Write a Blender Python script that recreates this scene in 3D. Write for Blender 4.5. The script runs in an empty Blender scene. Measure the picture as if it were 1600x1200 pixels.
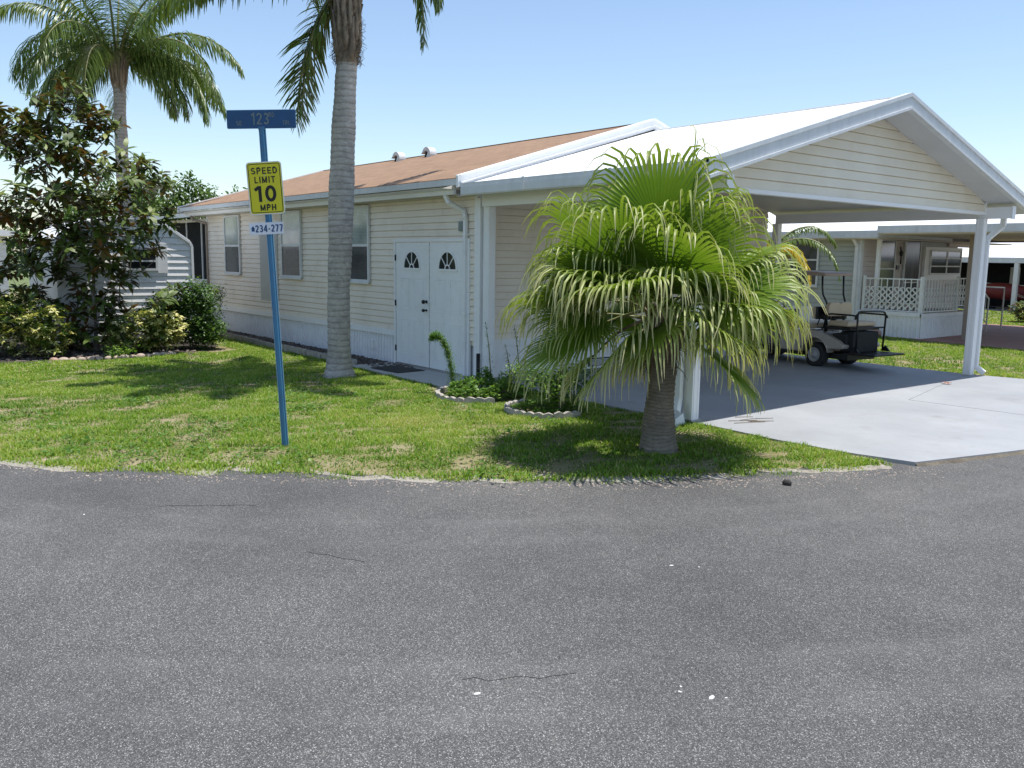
import bpy, math, random
import numpy as np
from mathutils import Vector, Matrix, noise
random.seed(7); RNG = np.random.default_rng(11)
R = math.radians
scn = bpy.context.scene
col = scn.collection

# ------------------------------------------------------------------ camera
def look_matrix(yaw, pit, rol):
    f = Vector((math.sin(yaw)*math.cos(pit), math.cos(yaw)*math.cos(pit), -math.sin(pit)))
    r = Vector((math.cos(yaw), -math.sin(yaw), 0)); d = f.cross(r)
    r2 = math.cos(rol)*r + math.sin(rol)*d; d2 = -math.sin(rol)*r + math.cos(rol)*d
    return Matrix((r2, -d2, -f)).transposed()
cam = bpy.data.cameras.new('camera'); camo = bpy.data.objects.new('camera', cam); col.objects.link(camo)
camo.matrix_world = Matrix.Translation((0, 0, 1.886)) @ look_matrix(R(-51.1709), R(8.3474), R(-0.8207)).to_4x4()
cam.sensor_width = 36; cam.lens = 36*1350.33/1600; cam.clip_start = .05; cam.clip_end = 3000
scn.camera = camo
# ------------------------------------------------------------------ light
SUN = Vector((.12, .18, 1)).normalized()
w = bpy.data.worlds.new('World'); scn.world = w; w.use_nodes = True
nt = w.node_tree; nt.nodes.clear()
sky = nt.nodes.new('ShaderNodeTexSky'); sky.sky_type = 'NISHITA'; sky.sun_disc = False
sky.sun_elevation = math.asin(SUN.z); sky.sun_rotation = math.atan2(SUN.x, SUN.y)
sky.air_density = 1.0; sky.dust_density = .5; sky.ozone_density = 1.0; sky.altitude = 0
bg = nt.nodes.new('ShaderNodeBackground'); bg.inputs[1].default_value = .135
wo = nt.nodes.new('ShaderNodeOutputWorld'); nt.links.new(sky.outputs[0], bg.inputs[0]); nt.links.new(bg.outputs[0], wo.inputs[0])
sl = bpy.data.lights.new('sun', 'SUN'); sl.energy = 4.3; sl.angle = R(.5); sl.color = (1, .965, .91)
so = bpy.data.objects.new('sun', sl); col.objects.link(so); so.rotation_euler = SUN.to_track_quat('Z', 'Y').to_euler()
scn.view_settings.view_transform = 'Standard'; scn.view_settings.look = 'None'
scn.view_settings.exposure = .45; scn.view_settings.gamma = 1

# ------------------------------------------------------------------ helpers
def wm(o):
    m = o.matrix_basis.copy()
    while o.parent: o = o.parent; m = o.matrix_basis @ m
    return m
def tag(o, label=None, cat=None, group=None, kind=None):
    if label: o['label'] = label
    if cat: o['category'] = cat
    if group: o['group'] = group
    if kind: o['kind'] = kind
    return o
def thing(name, label, cat, loc=(0, 0, 0), rz=0, group=None):
    o = bpy.data.objects.new(name, None); o.empty_display_size = .1; col.objects.link(o)
    o.location = loc; o.rotation_euler = (0, 0, rz)
    o.matrix_basis = Matrix.Translation(loc) @ Matrix.Rotation(rz, 4, 'Z')
    return tag(o, label, cat, group)
class MB:
    def __init__(s, M=None): s.v = []; s.f = []; s.sm = []; s.M = M; s.at = None
    def add(s, vs, fs, smooth=False):
        n = len(s.v)
        s.v += [(s.M @ Vector(p)) for p in vs] if s.M is not None else [Vector(p) for p in vs]
        s.f += [[n+i for i in f] for f in fs]; s.sm += [smooth]*len(fs); return s
    def box(s, x0, x1, y0, y1, z0, z1):
        return s.add([(x0,y0,z0),(x1,y0,z0),(x1,y1,z0),(x0,y1,z0),(x0,y0,z1),(x1,y0,z1),(x1,y1,z1),(x0,y1,z1)],
            [(0,3,2,1),(4,5,6,7),(0,1,5,4),(1,2,6,5),(2,3,7,6),(3,0,4,7)])
    def prism(s, poly, axis, a, b):      # poly of (p,q) swept along an axis
        def P(p, q, t): return {'x': (t,p,q), 'y': (p,t,q), 'z': (p,q,t)}[axis]
        n = len(poly); vs = [P(p,q,a) for p,q in poly]+[P(p,q,b) for p,q in poly]
        return s.add(vs, [list(range(n))[::-1], list(range(n, 2*n))]+[(i,(i+1)%n,n+(i+1)%n,n+i) for i in range(n)])
    def bar(s, a, b, w, h, up=(0,0,1)):   # rectangular bar from a to b
        a, b = Vector(a), Vector(b); d = (b-a).normalized(); u = Vector(up)
        if abs(d.dot(u)) > .97: u = Vector((1,0,0))
        x = d.cross(u).normalized()*w/2; y = x.cross(d).normalized()*h/2
        vs = [a-x-y,a+x-y,a+x+y,a-x+y,b-x-y,b+x-y,b+x+y,b-x+y]
        return s.add(vs, [(0,3,2,1),(4,5,6,7),(0,1,5,4),(1,2,6,5),(2,3,7,6),(3,0,4,7)])
    def tube(s, pts, rad, n=8, cap=True, smooth=True):
        pts = [Vector(p) for p in pts]; m = len(pts)
        rad = [rad]*m if isinstance(rad, (int, float)) else rad
        vs = []; prev = None
        for i, p in enumerate(pts):
            d = (pts[min(i+1,m-1)]-pts[max(i-1,0)]); d = d.normalized() if d.length > 1e-9 else Vector((0,0,1))
            x = d.orthogonal().normalized() if prev is None else (prev-d*prev.dot(d)).normalized()
            prev = x; y = d.cross(x)
            for k in range(n):
                a = 2*math.pi*k/n; vs.append(p+(x*math.cos(a)+y*math.sin(a))*rad[i])
        fs = [(i*n+k, i*n+(k+1)%n, (i+1)*n+(k+1)%n, (i+1)*n+k) for i in range(m-1) for k in range(n)]
        if cap: fs += [list(range(n))[::-1], list(range((m-1)*n, m*n))]
        return s.add(vs, fs, smooth)
    def lathe(s, prof, c=(0,0,0), n=20, axis='z', smooth=True):
        c = Vector(c); vs = []
        for r, h in prof:
            for k in range(n):
                a = 2*math.pi*k/n; x, y = r*math.cos(a), r*math.sin(a)
                vs.append(c+Vector({'z': (x,y,h), 'y': (x,h,y), 'x': (h,x,y)}[axis]))
        fs = [(i*n+k, i*n+(k+1)%n, (i+1)*n+(k+1)%n, (i+1)*n+k) for i in range(len(prof)-1) for k in range(n)]
        fs += [list(range(n))[::-1], list(range((len(prof)-1)*n, len(prof)*n))]
        return s.add(vs, fs, smooth)
    def build(s, name, m, parent=None, bevel=0, attrs=None):
        me = bpy.data.meshes.new(name)
        inv = wm(parent).inverted() if parent else Matrix()
        me.from_pydata([tuple(inv @ v) for v in s.v], [], s.f); me.update()
        me.polygons.foreach_set('use_smooth', s.sm)
        if attrs:
            for k, vals in attrs.items():
                a = me.attributes.new(k, 'FLOAT', 'POINT'); a.data.foreach_set('value', np.array(vals, dtype=np.float32))
        me.materials.append(m)
        o = bpy.data.objects.new(name, me); col.objects.link(o)
        if parent: o.parent = parent
        if bevel:
            b = o.modifiers.new('bevel', 'BEVEL'); b.width = bevel; b.segments = 2; b.limit_method = 'ANGLE'
        return o
def npmesh(name, V, F, m, parent=None, attrs=None, smooth=False):
    """V (n,3) world coordinates, F (k,3|4) int array"""
    V = np.asarray(V, dtype=np.float64)
    if parent:
        inv = np.array(wm(parent).inverted()); V = V @ inv[:3,:3].T + inv[:3,3]
    me = bpy.data.meshes.new(name); k = F.shape[1]
    me.vertices.add(len(V)); me.vertices.foreach_set('co', V.astype(np.float32).ravel())
    me.loops.add(F.size); me.loops.foreach_set('vertex_index', F.astype(np.int32).ravel())
    me.polygons.add(len(F)); me.polygons.foreach_set('loop_start', (np.arange(len(F))*k).astype(np.int32))
    me.polygons.foreach_set('loop_total', np.full(len(F), k, dtype=np.int32))
    if smooth: me.polygons.foreach_set('use_smooth', np.ones(len(F), dtype=bool))
    me.update(calc_edges=True)
    for kk, vals in (attrs or {}).items():
        a = me.attributes.new(kk, 'FLOAT', 'POINT'); a.data.foreach_set('value', np.asarray(vals, dtype=np.float32))
    me.materials.append(m); o = bpy.data.objects.new(name, me); col.objects.link(o)
    if parent: o.parent = parent
    return o

# ------------------------------------------------------------------ materials
class NT:
    def __init__(s, name):
        s.m = bpy.data.materials.new(name); s.m.use_nodes = True; s.t = s.m.node_tree
        s.b = s.t.nodes['Principled BSDF']; s.out = s.t.nodes['Material Output']
    def n(s, typ, **kw):
        x = s.t.nodes.new('ShaderNode'+typ)
        for k, v in kw.items():
            if k.startswith('i_'): x.inputs[k[2:].replace('_', ' ')].default_value = v
            else: setattr(x, k, v)
        return x
    def l(s, a, b): s.t.links.new(a, b)
    def coords(s, scale=(1,1,1)):
        tc = s.n('TexCoord'); mp = s.n('Mapping'); mp.inputs['Scale'].default_value = scale
        s.l(tc.outputs['Object'], mp.inputs[0]); return mp.outputs[0]
    def noise(s, vec, scale, detail=4, rough=.55):
        x = s.n('TexNoise'); x.inputs['Scale'].default_value = scale; x.inputs['Detail'].default_value = detail
        x.inputs['Roughness'].default_value = rough; s.l(vec, x.inputs['Vector']); return x.outputs['Fac']
    def ramp(s, fac, stops):
        x = s.n('ValToRGB'); e = x.color_ramp.elements
        while len(e) < len(stops): e.new(.5)
        for q, (p, c) in zip(e, stops): q.position = p; q.color = (*c, 1) if len(c) == 3 else c
        s.l(fac, x.inputs[0]); return x.outputs[0]
    def mix(s, fac, a, b, typ='MIX'):
        x = s.n('MixRGB', blend_type=typ)
        for i, v in ((0, fac), (1, a), (2, b)):
            if isinstance(v, (int, float)): x.inputs[i].default_value = v
            elif isinstance(v, tuple): x.inputs[i].default_value = (*v, 1)
            else: s.l(v, x.inputs[i])
        return x.outputs[0]
    def bump(s, h, strength=.3, dist=.01):
        x = s.n('Bump'); x.inputs['Strength'].default_value = strength; x.inputs['Distance'].default_value = dist
        s.l(h, x.inputs['Height']); s.l(x.outputs[0], s.b.inputs['Normal']); return x
def mat(name, c, c2=None, scale=3, rough=.6, bump=0, bscale=60, metal=0, spec=.4, stretch=(1,1,1), dirt=None, coat=0):
    k = NT(name); v = k.coords(stretch)
    if c2 is None: c2 = tuple(x*.86 for x in c)
    colr = k.ramp(k.noise(v, scale, 6, .6), [(.3, c2), (.7, c)])
    if dirt: colr = k.mix(k.ramp(k.noise(v, dirt[1], 8, .7), [(.5, (0,0,0)), (.75, (dirt[2],)*3)]), colr, dirt[0])
    k.l(colr, k.b.inputs['Base Color'])
    k.b.inputs['Roughness'].default_value = rough; k.b.inputs['Metallic'].default_value = metal
    k.b.inputs['Specular IOR Level'].default_value = spec; k.b.inputs['Coat Weight'].default_value = coat
    if bump: k.bump(k.noise(v, bscale, 4), bump, .01)
    return k.m
def leafmat(name, stops, rough=.45, trans=.35, attr='t', back=None, spec=.4, tcol=(1.25,1.3,.6)):
    k = NT(name); a = k.n('Attribute', attribute_name=attr)
    c = k.ramp(a.outputs['Fac'], stops)
    if back:
        g = k.n('NewGeometry'); c2 = k.ramp(a.outputs['Fac'], back); c = k.mix(g.outputs['Backfacing'], c, c2)
    k.l(c, k.b.inputs['Base Color']); k.b.inputs['Roughness'].default_value = rough; k.b.inputs['Specular IOR Level'].default_value = spec
    tr = k.n('BsdfTranslucent'); k.l(k.mix(1., c, tcol, 'MULTIPLY'), tr.inputs[0])
    mx = k.n('MixShader'); mx.inputs[0].default_value = trans
    k.l(k.b.outputs[0], mx.inputs[1]); k.l(tr.outputs[0], mx.inputs[2]); k.l(mx.outputs[0], k.out.inputs[0])
    return k.m
def asphalt():
    k = NT('asphalt'); v = k.coords()
    vo = k.n('TexVoronoi'); vo.inputs['Scale'].default_value = 215; k.l(v, vo.inputs['Vector'])
    sx = k.n('SeparateXYZ'); k.l(vo.outputs['Color'], sx.inputs[0])
    stone = k.ramp(sx.outputs[0], [(0, (.060,.059,.057)), (.45, (.100,.098,.095)), (.75, (.14,.137,.132)), (.92, (.22,.215,.205)), (1., (.40,.39,.37))])
    gap = k.ramp(vo.outputs['Distance'], [(.25, (1,1,1)), (.75, (.5,.5,.51))])
    base = k.mix(1., stone, gap, 'MULTIPLY')
    fine = k.noise(v, 300, 2); base = k.mix(1., base, k.ramp(fine, [(.3, (.75,.75,.75)), (.7, (1.5,1.5,1.5))]), 'MULTIPLY')
    big = k.ramp(k.noise(v, .38, 8, .7), [(.3, (.68,.68,.70)), (.5, (.98,.98,.98)), (.72, (1.32,1.30,1.27))])
    base = k.mix(1., base, big, 'MULTIPLY')
    # old scuffs, long faint arcs left by tyres
    tc = k.n('TexCoord'); mp = k.n('Mapping'); mp.inputs['Location'].default_value = (13, -9, 0); k.l(tc.outputs['Object'], mp.inputs[0])
    wv = k.n('TexWave', wave_type='RINGS', rings_direction='Z'); wv.inputs['Scale'].default_value = .14; wv.inputs['Distortion'].default_value = 2.2; wv.inputs['Detail'].default_value = 3; wv.inputs['Detail Scale'].default_value = .5
    k.l(mp.outputs[0], wv.inputs['Vector'])
    arcs = k.mix(1., k.ramp(wv.outputs['Fac'], [(.78, (0,0,0)), (.9, (1,1,1)), (1, (.3,.3,.3))]), k.ramp(k.noise(v, .9, 5, .7), [(.42, (0,0,0)), (.7, (1,1,1))]), 'MULTIPLY')
    base = k.mix(k.mix(1., arcs, (.20,.20,.20), 'MULTIPLY'), base, (.27,.265,.26))
    # darker oily blotches
    base = k.mix(k.ramp(k.noise(v, 1.1, 7, .7), [(.60, (0,0,0)), (.74, (.45,.45,.45))]), base, (.05,.05,.055))
    k.l(base, k.b.inputs['Base Color']); k.b.inputs['Roughness'].default_value = .78; k.b.inputs['Specular IOR Level'].default_value = .3
    k.bump(k.mix(.5, vo.outputs['Distance'], fine), .6, .008); return k.m
def shingles():
    k = NT('brown_shingles'); v = k.coords()
    br = k.n('TexBrick'); k.l(v, br.inputs['Vector']); br.inputs['Scale'].default_value = 1
    br.inputs['Brick Width'].default_value = .3; br.inputs['Row Height'].default_value = .135; br.inputs['Mortar Size'].default_value = .006
    br.inputs['Color1'].default_value = (.36,.215,.12,1); br.inputs['Color2'].default_value = (.235,.135,.072,1); br.inputs['Mortar'].default_value = (.11,.07,.05,1)
    br.inputs['Bias'].default_value = 0
    c = k.mix(.35, br.outputs['Color'], k.ramp(k.noise(v, 5, 8, .7), [(.3, (.12,.075,.042)), (.7, (.37,.25,.15))]))
    c = k.mix(.3, c, k.ramp(k.noise(v, 120, 2), [(.3, (.10,.055,.035)), (.7, (.42,.27,.19))]))
    k.l(c, k.b.inputs['Base Color']); k.b.inputs['Roughness'].default_value = .9
    k.bump(k.mix(.5, br.outputs['Fac'], k.noise(v, 150, 2)), .4, .01); return k.m
def concrete_paint():
    k = NT('grey_painted_concrete'); v = k.coords()
    c = k.ramp(k.noise(v, .7, 6, .6), [(.3, (.29,.30,.315)), (.7, (.375,.385,.395))])
    c = k.mix(k.ramp(k.noise(v, 3.2, 8, .75), [(.50, (0,0,0)), (.70, (.6,.6,.6))]), c, (.29,.285,.28))
    c = k.mix(k.ramp(k.noise(v, 1.35, 3, .5), [(.66, (0,0,0)), (.74, (.35,.35,.35))]), c, (.20,.185,.17))
    c = k.mix(1., c, k.ramp(k.noise(v, 90, 2), [(.3, (.93,.93,.93)), (.7, (1.04,1.04,1.04))]), 'MULTIPLY')
    k.l(c, k.b.inputs['Base Color']); k.b.inputs['Roughness'].default_value = .6; k.b.inputs['Specular IOR Level'].default_value = .35
    k.bump(k.noise(v, 180, 3), .12, .004); return k.m
def soilmat(name, a, b, c):
    k = NT(name); v = k.coords()
    x = k.ramp(k.noise(v, 1.6, 8, .7), [(.35, a), (.5, b), (.66, c)])
    x = k.mix(1., x, k.ramp(k.noise(v, 90, 3), [(.25, (.55,.55,.55)), (.75, (1.35,1.35,1.35))]), 'MULTIPLY')
    k.l(x, k.b.inputs['Base Color']); k.b.inputs['Roughness'].default_value = .95; k.b.inputs['Specular IOR Level'].default_value = .1
    k.bump(k.noise(v, 60, 5), .6, .02); return k.m
def blinds(name, a, b, pitch):
    k = NT(name); tc = k.n('TexCoord'); sx = k.n('SeparateXYZ'); k.l(tc.outputs['Object'], sx.inputs[0])
    m1 = k.n('Math', operation='MULTIPLY'); m1.inputs[1].default_value = 1/pitch; k.l(sx.outputs[2], m1.inputs[0])
    fr = k.n('Math', operation='FRACT'); k.l(m1.outputs[0], fr.inputs[0])
    c = k.ramp(fr.outputs[0], [(.0, b), (.18, a), (.8, a), (.95, b)])
    c = k.mix(1., c, k.ramp(k.noise(k.coords(), 2.5, 4), [(.3, (.65,.7,.68)), (.7, (1.1,1.1,1.1))]), 'MULTIPLY')
    k.l(c, k.b.inputs['Base Color']); k.b.inputs['Roughness'].default_value = .12; k.b.inputs['Specular IOR Level'].default_value = .6
    return k.m
def trunkmat(name, a, b, ring, rough=.9):
    k = NT(name); v = k.coords(); tc = k.n('TexCoord'); sx = k.n('SeparateXYZ'); k.l(tc.outputs['Object'], sx.inputs[0])
    nz = k.noise(v, 2.2, 6, .65)
    ad = k.n('Math', operation='MULTIPLY_ADD'); ad.inputs[1].default_value = .12; k.l(nz, ad.inputs[0]); k.l(sx.outputs[2], ad.inputs[2])
    mu = k.n('Math', operation='MULTIPLY'); mu.inputs[1].default_value = ring; k.l(ad.outputs[0], mu.inputs[0])
    fr = k.n('Math', operation='FRACT'); k.l(mu.outputs[0], fr.inputs[0])
    rings = k.ramp(fr.outputs[0], [(0, (.72,.72,.72)), (.1, (.78,.78,.78)), (.3, (1,1,1)), (.85, (1.06,1.06,1.06)), (1, (.8,.8,.8))])
    c = k.ramp(k.noise(v, 5, 8, .75), [(.3, a), (.68, b)])
    c = k.mix(1., c, rings, 'MULTIPLY')
    c = k.mix(k.ramp(k.noise(k.coords((1,1,4)), 9, 5, .7), [(.56, (0,0,0)), (.66, (.7,.7,.7))]), c, tuple(min(1, x*1.35) for x in b))
    k.l(c, k.b.inputs['Base Color']); k.b.inputs['Roughness'].default_value = rough; k.b.inputs['Specular IOR Level'].default_value = .15
    k.bump(k.mix(.5, k.noise(v, 30, 6, .7), fr.outputs[0]), .6, .02); return k.m

M = dict(
 asphalt=asphalt(), shingle=shingles(), slab=concrete_paint(),
 cream=mat('cream_vinyl_siding', (.84,.765,.655), (.79,.71,.60), 1.3, .5, dirt=((.36,.29,.2), 1.6, .28)),
 gablecream=mat('cream_vinyl_gable_siding', (.84,.775,.64), (.77,.705,.57), 1.3, .5, dirt=((.50,.38,.24), 2.2, .16)),
 white=mat('white_metal_paint', (.86,.86,.86), (.81,.81,.81), 2, .45),
 rawhite=mat('white_roof_pan', (.90,.90,.90), (.84,.84,.84), 1.2, .4, dirt=((.55,.54,.50), 2.5, .18)),
 offwhite=mat('off_white_trim', (.72,.73,.73), (.62,.63,.62), 3, .5, dirt=((.3,.28,.24), 5, .25)),
 fascia=mat('pale_grey_fascia', (.66,.68,.69), (.58,.60,.61), 3, .45, stretch=(2,2,.5), dirt=((.34,.33,.29), 4, .3)),
 skirt=mat('white_ribbed_skirting', (.86,.86,.87), (.80,.80,.81), 1.5, .5, dirt=((.35,.33,.30), 3, .3)),
 door=mat('white_door_paint', (.86,.87,.87), (.81,.83,.83), 1.5, .4, dirt=((.45,.42,.38), 5, .2)),
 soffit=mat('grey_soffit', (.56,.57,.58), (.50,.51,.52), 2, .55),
 black=mat('black_metal', (.012,.012,.013), rough=.35), rubber=mat('black_rubber', (.02,.02,.021), (.03,.03,.03), 20, .85),
 dark=mat('dark_screen', (.014,.015,.017), (.022,.024,.026), 4, .8, spec=.1), glass=mat('dark_glass', (.02,.024,.026), (.05,.06,.06), 2, .08, spec=.8),
 blind=blinds('window_blinds_behind_glass', (.36,.41,.38), (.2,.24,.22), .026), lowscreen=blinds('insect_screen_over_blinds', (.075,.08,.085), (.045,.05,.055), .026),
 soil=soilmat('sandy_lawn_soil', (.16,.16,.06), (.24,.21,.11), (.36,.30,.21)), sand=soilmat('pale_shell_sand', (.25,.225,.185), (.36,.33,.285), (.20,.18,.14)),
 mulch=mat('dark_mulch', (.07,.055,.045), (.03,.025,.02), 30, .95, .8, 60), mulchchip=mat('mulch_chip', (.22,.18,.15), (.05,.04,.035), 6, .9),
 gravelish=mat('weathered_concrete', (.46,.43,.39), (.28,.25,.22), 12, .9, .4, 80, dirt=((.16,.14,.11), 9, .5)),
 stone=mat('pale_stone', (.52,.44,.37), (.34,.24,.18), 8, .9, .4, 50), darkstone=mat('dark_lava_stone', (.05,.045,.04), rough=.9, bump=.5),
 blue=mat('blue_post_paint', (.06,.21,.36), (.04,.15,.27), 3, .55, dirt=((.16,.10,.07), 12, .35)), signblue=mat('blue_sign_face', (.006,.075,.20), (.005,.06,.16), 4, .35),
 edgeblue=mat('pale_blue_edge', (.35,.55,.68), rough=.5),
 yellow=mat('yellow_sign_face', (.68,.62,.015), (.63,.57,.012), 4, .4), black2=mat('black_lettering', (.015,.013,.012), rough=.5), signwhite=mat('white_sign_face', (.78,.80,.84), rough=.4),
 faded=mat('faded_lettering', (.22,.24,.20), (.10,.16,.2), 25, .6),
 greysiding=mat('sage_grey_siding', (.42,.45,.42), (.38,.41,.385), 2, .5), pinksiding=mat('beige_pink_siding', (.62,.55,.51), (.56,.49,.455), 2, .5),
 lattice=mat('white_lattice', (.82,.82,.80), (.72,.72,.68), 5, .5), patio=mat('red_brown_patio_paint', (.40,.22,.18), (.30,.165,.14), 1.4, .7, .2, 90),
 red=mat('faded_red_plastic', (.20,.025,.022), (.15,.018,.018), 3, .5), tanwood=mat('tan_post_paint', (.34,.27,.22), rough=.6),
 cartbody=mat('champagne_cart_body', (.46,.41,.355), (.42,.37,.32), 3, .25, coat=.5, metal=.2), cartroof=mat('tan_cart_canopy', (.40,.27,.21), (.46,.38,.32), 2, .5), vinyl=mat('beige_vinyl', (.56,.45,.31), (.50,.40,.27), 4, .45),
 chrome=mat('dull_steel', (.55,.55,.55), rough=.35, metal=.8), hub=mat('grey_hub', (.36,.36,.37), rough=.45),
 panel=mat('grey_patch_panel', (.50,.50,.46), (.47,.47,.43), 1, .7), electric=mat('grey_electric_box', (.22,.26,.25), rough=.5),
 queentrunk=trunkmat('ringed_palm_trunk', (.26,.24,.22), (.48,.45,.41), 11), fantrunk=trunkmat('fibrous_palm_trunk', (.14,.12,.10), (.29,.25,.21), 30),
 boot=mat('dry_leaf_boots', (.33,.26,.19), (.13,.10,.075), 14, .9, .6, 40, stretch=(1,1,.3)), bark=mat('grey_brown_bark', (.25,.22,.19), (.13,.11,.09), 18, .9, .5, 50, stretch=(1,1,.3)),
 petiole=mat('green_petiole', (.16,.20,.06), (.22,.19,.09), 6, .5), mat_=mat('dark_rubber_mat', (.03,.03,.03), (.06,.055,.05), 40, .95, .5, 80),
 dry=mat('dry_twig', (.20,.16,.12), rough=.9), dryleaf=mat('brown_dry_leaf', (.30,.10,.04), rough=.9), brownrock=mat('rusty_brown_rock', (.25,.12,.08), (.45,.32,.26), 9, .9, .4, 30),
)
M['grass'] = leafmat('grass_blades', [(0, (.055,.12,.012)), (.35, (.13,.25,.022)), (.75, (.27,.39,.05)), (.88, (.42,.43,.15)), (1, (.50,.43,.25))], .55, .4)
M['fan'] = leafmat('fan_frond', [(0, (.085,.16,.014)), (.4, (.14,.235,.024)), (.62, (.22,.30,.05)), (.82, (.42,.44,.17)), (1, (.66,.60,.36))], .42, .33, spec=.4)
M['queen'] = leafmat('feather_frond', [(0, (.06,.105,.022)), (.6, (.13,.19,.04)), (1, (.32,.34,.12))], .35, .25, spec=.5)
M['yellowfrond'] = leafmat('yellow_frond', [(0, (.05,.10,.02)), (.5, (.55,.42,.03)), (1, (.70,.50,.05))], .4, .35)
M['magnolia'] = leafmat('magnolia_leaf', [(0, (.045,.08,.012)), (.6, (.105,.155,.025)), (1, (.27,.30,.07))], .48, .2, back=[(0, (.05,.07,.018)), (.5, (.085,.085,.025)), (.78, (.16,.085,.032)), (1, (.30,.12,.045))], spec=.4)
M['varieg'] = leafmat('variegated_leaf', [(0, (.04,.08,.014)), (.42, (.11,.16,.025)), (.6, (.42,.42,.10)), (1, (.78,.72,.34))], .35, .2)
M['green'] = leafmat('green_leaf', [(0, (.03,.075,.012)), (.6, (.07,.15,.03)), (1, (.16,.26,.06))], .4, .3)
M['bright'] = leafmat('bright_green_leaf', [(0, (.06,.14,.015)), (.6, (.12,.24,.03)), (1, (.24,.34,.07))], .45, .35)
M['far'] = leafmat('far_foliage', [(0, (.035,.07,.015)), (.6, (.09,.16,.03)), (1, (.17,.25,.06))], .5, .3)

# ------------------------------------------------------------------ ground
EY = [-60,-12,-5,-1.5,.2,1.17,1.76,2.2,2.9,3.67,4.49,5.45,6.43,8.03,9.53,12,16,30,60]
EX = [-95,-26,-16.5,-12,-10.05,-8.77,-7.95,-7.6,-7.08,-6.29,-5.57,-4.95,-4.42,-3.85,-3.46,-3.1,-2.9,-2.8,-2.7]
def road_x(y): return float(np.interp(y, EY, EX))
def flat(name, poly, z, m, thick=.0):
    b = MB()
    if thick: b.prism([(x, y) for x, y in poly], 'z', z-thick, z)
    else: b.add([(x, y, z) for x, y in poly], [list(range(len(poly)))])
    o = b.build(name, m); o['kind'] = 'structure'; return o
flat('ground', [(-900,-900),(900,-900),(900,900),(-900,900)], -.12, mat('distant_grass', (.10,.14,.04), (.15,.17,.07), .3, .95))
flat('road', [(road_x(y)-.25, y) for y in np.linspace(-60, 60, 400)]+[(90,60),(90,-60)], -.016, M['asphalt'])
def lawn_mesh():
    b = MB(); st = .25; ys = np.arange(-14, 40, st)
    # strips running away from the road, slightly uneven
    for j, y in enumerate(ys[:-1]):
        xs = [0, .03, .12, .3, .6, 1.2, 2, 3, 5, 8, 12, 18, 26, 40]
        vs = []
        for yy in (y, y+st):
            e = road_x(yy)
            for k, q in enumerate(xs):
                jag = (noise.noise(Vector((yy*1.7, 3, 0)))*.16+noise.noise(Vector((yy*6, 9, 0)))*.07) if k < 4 else 0
                z = [-.055, -.03, -.012, -.002][k] if k < 4 else .004*noise.noise(Vector((e-q, yy, 0)))
                vs.append((e-q-jag-.12, yy, z))
        n = len(xs); b.add(vs, [(k+1, k, n+k, n+k+1) for k in range(n-1)], True)
    o = b.build('lawn_soil', M['soil']); o['kind'] = 'structure'
lawn_mesh()
def verge():
    b = MB(); ys = np.arange(-14, 7.8, .06); n = len(ys); vs = []
    for y in ys:
        e = road_x(y); j = noise.noise(Vector((y*2.1, 0, 0)))*.1+noise.noise(Vector((y*9, 5, 0)))*.07+noise.noise(Vector((y*21, 5, 0)))*.04; j2 = noise.noise(Vector((y*1.6, 7, 0)))*.16
        wd = max(-.04, .03+j2*1.1+(.12 if y < 3.2 else 0))
        pr = min(1, max(0, noise.noise(Vector((y*1.15, 21, 0)))*2.4+.55+noise.noise(Vector((y*5, 2, 0)))*.9)); oo = -.16+.24*pr
        vs += [(e+oo+j, y, -.019), (e+oo-.03+j, y, -.0145), (e+oo-.09+j, y, -.0125), (min(e+oo-.12+j, e-.05-wd), y, -.004), (min(e+oo-.15+j, e-.12-wd), y, -.03)]
    b.add(vs, [(5*i+k+1, 5*i+k, 5*i+5+k, 5*i+6+k) for i in range(n-1) for k in range(4)], True)
    o = b.build('sandy_verge', M['sand']); o['kind'] = 'structure'
verge()
SLABP = [(-10.6,7.84),(-5.95,7.84),(-5.2,7.80),(-4.4,7.86),(-3.83,8.0)]+[(road_x(y)+.03, y) for y in np.linspace(8.2, 16.4, 30)]+[(-4.6,15.75),(-5.7,15.43),(-6.5,15.26),(-14,15.26),(-14,15.2),(-10.6,15.2)]
flat('driveway', SLABP, .02, M['slab'], .075)
flat('walkway', [(-13.2,7.0),(-9.95,6.98),(-9.75,7.1),(-9.75,7.83),(-10.61,7.83),(-10.66,7.86),(-13.2,7.86)], .018, mat('pale_concrete', (.50,.49,.46), (.42,.41,.38), 3, .85, .2, 90), .07)
flat('patio', [(-10.35,21.2),(-7.74,20.75),(-3.6,20.2),(-3.3,28.4),(-12.0,28.75),(-12.0,21.3)], .02, M['patio'], .07)
flat('mulch_bed', [(-21.9,7.86),(-21.9,7.2),(-13.2,7.24),(-13.2,7.86)], .012, M['mulch'], .05)
flat('shrub_bed', [(-16.55,1.0),(-16.45,3.4),(-16.3,4.4),(-16.6,5.5),(-17.4,6.3),(-19,6.6),(-24,6.0),(-24,-2),(-17.2,-2)], .008, M['mulch'], .05)
b = MB()
for a, c in (((-6.47,14.82),(-5.73,11.63)), ((-5.73,11.63),(-3.34,11.75))):
    b.bar((*a,.0205), (*c,.0205), .007, .003)
o = b.build('driveway_joints', mat('joint_dark', (.20,.20,.21), rough=.9)); o['kind'] = 'structure'
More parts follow.
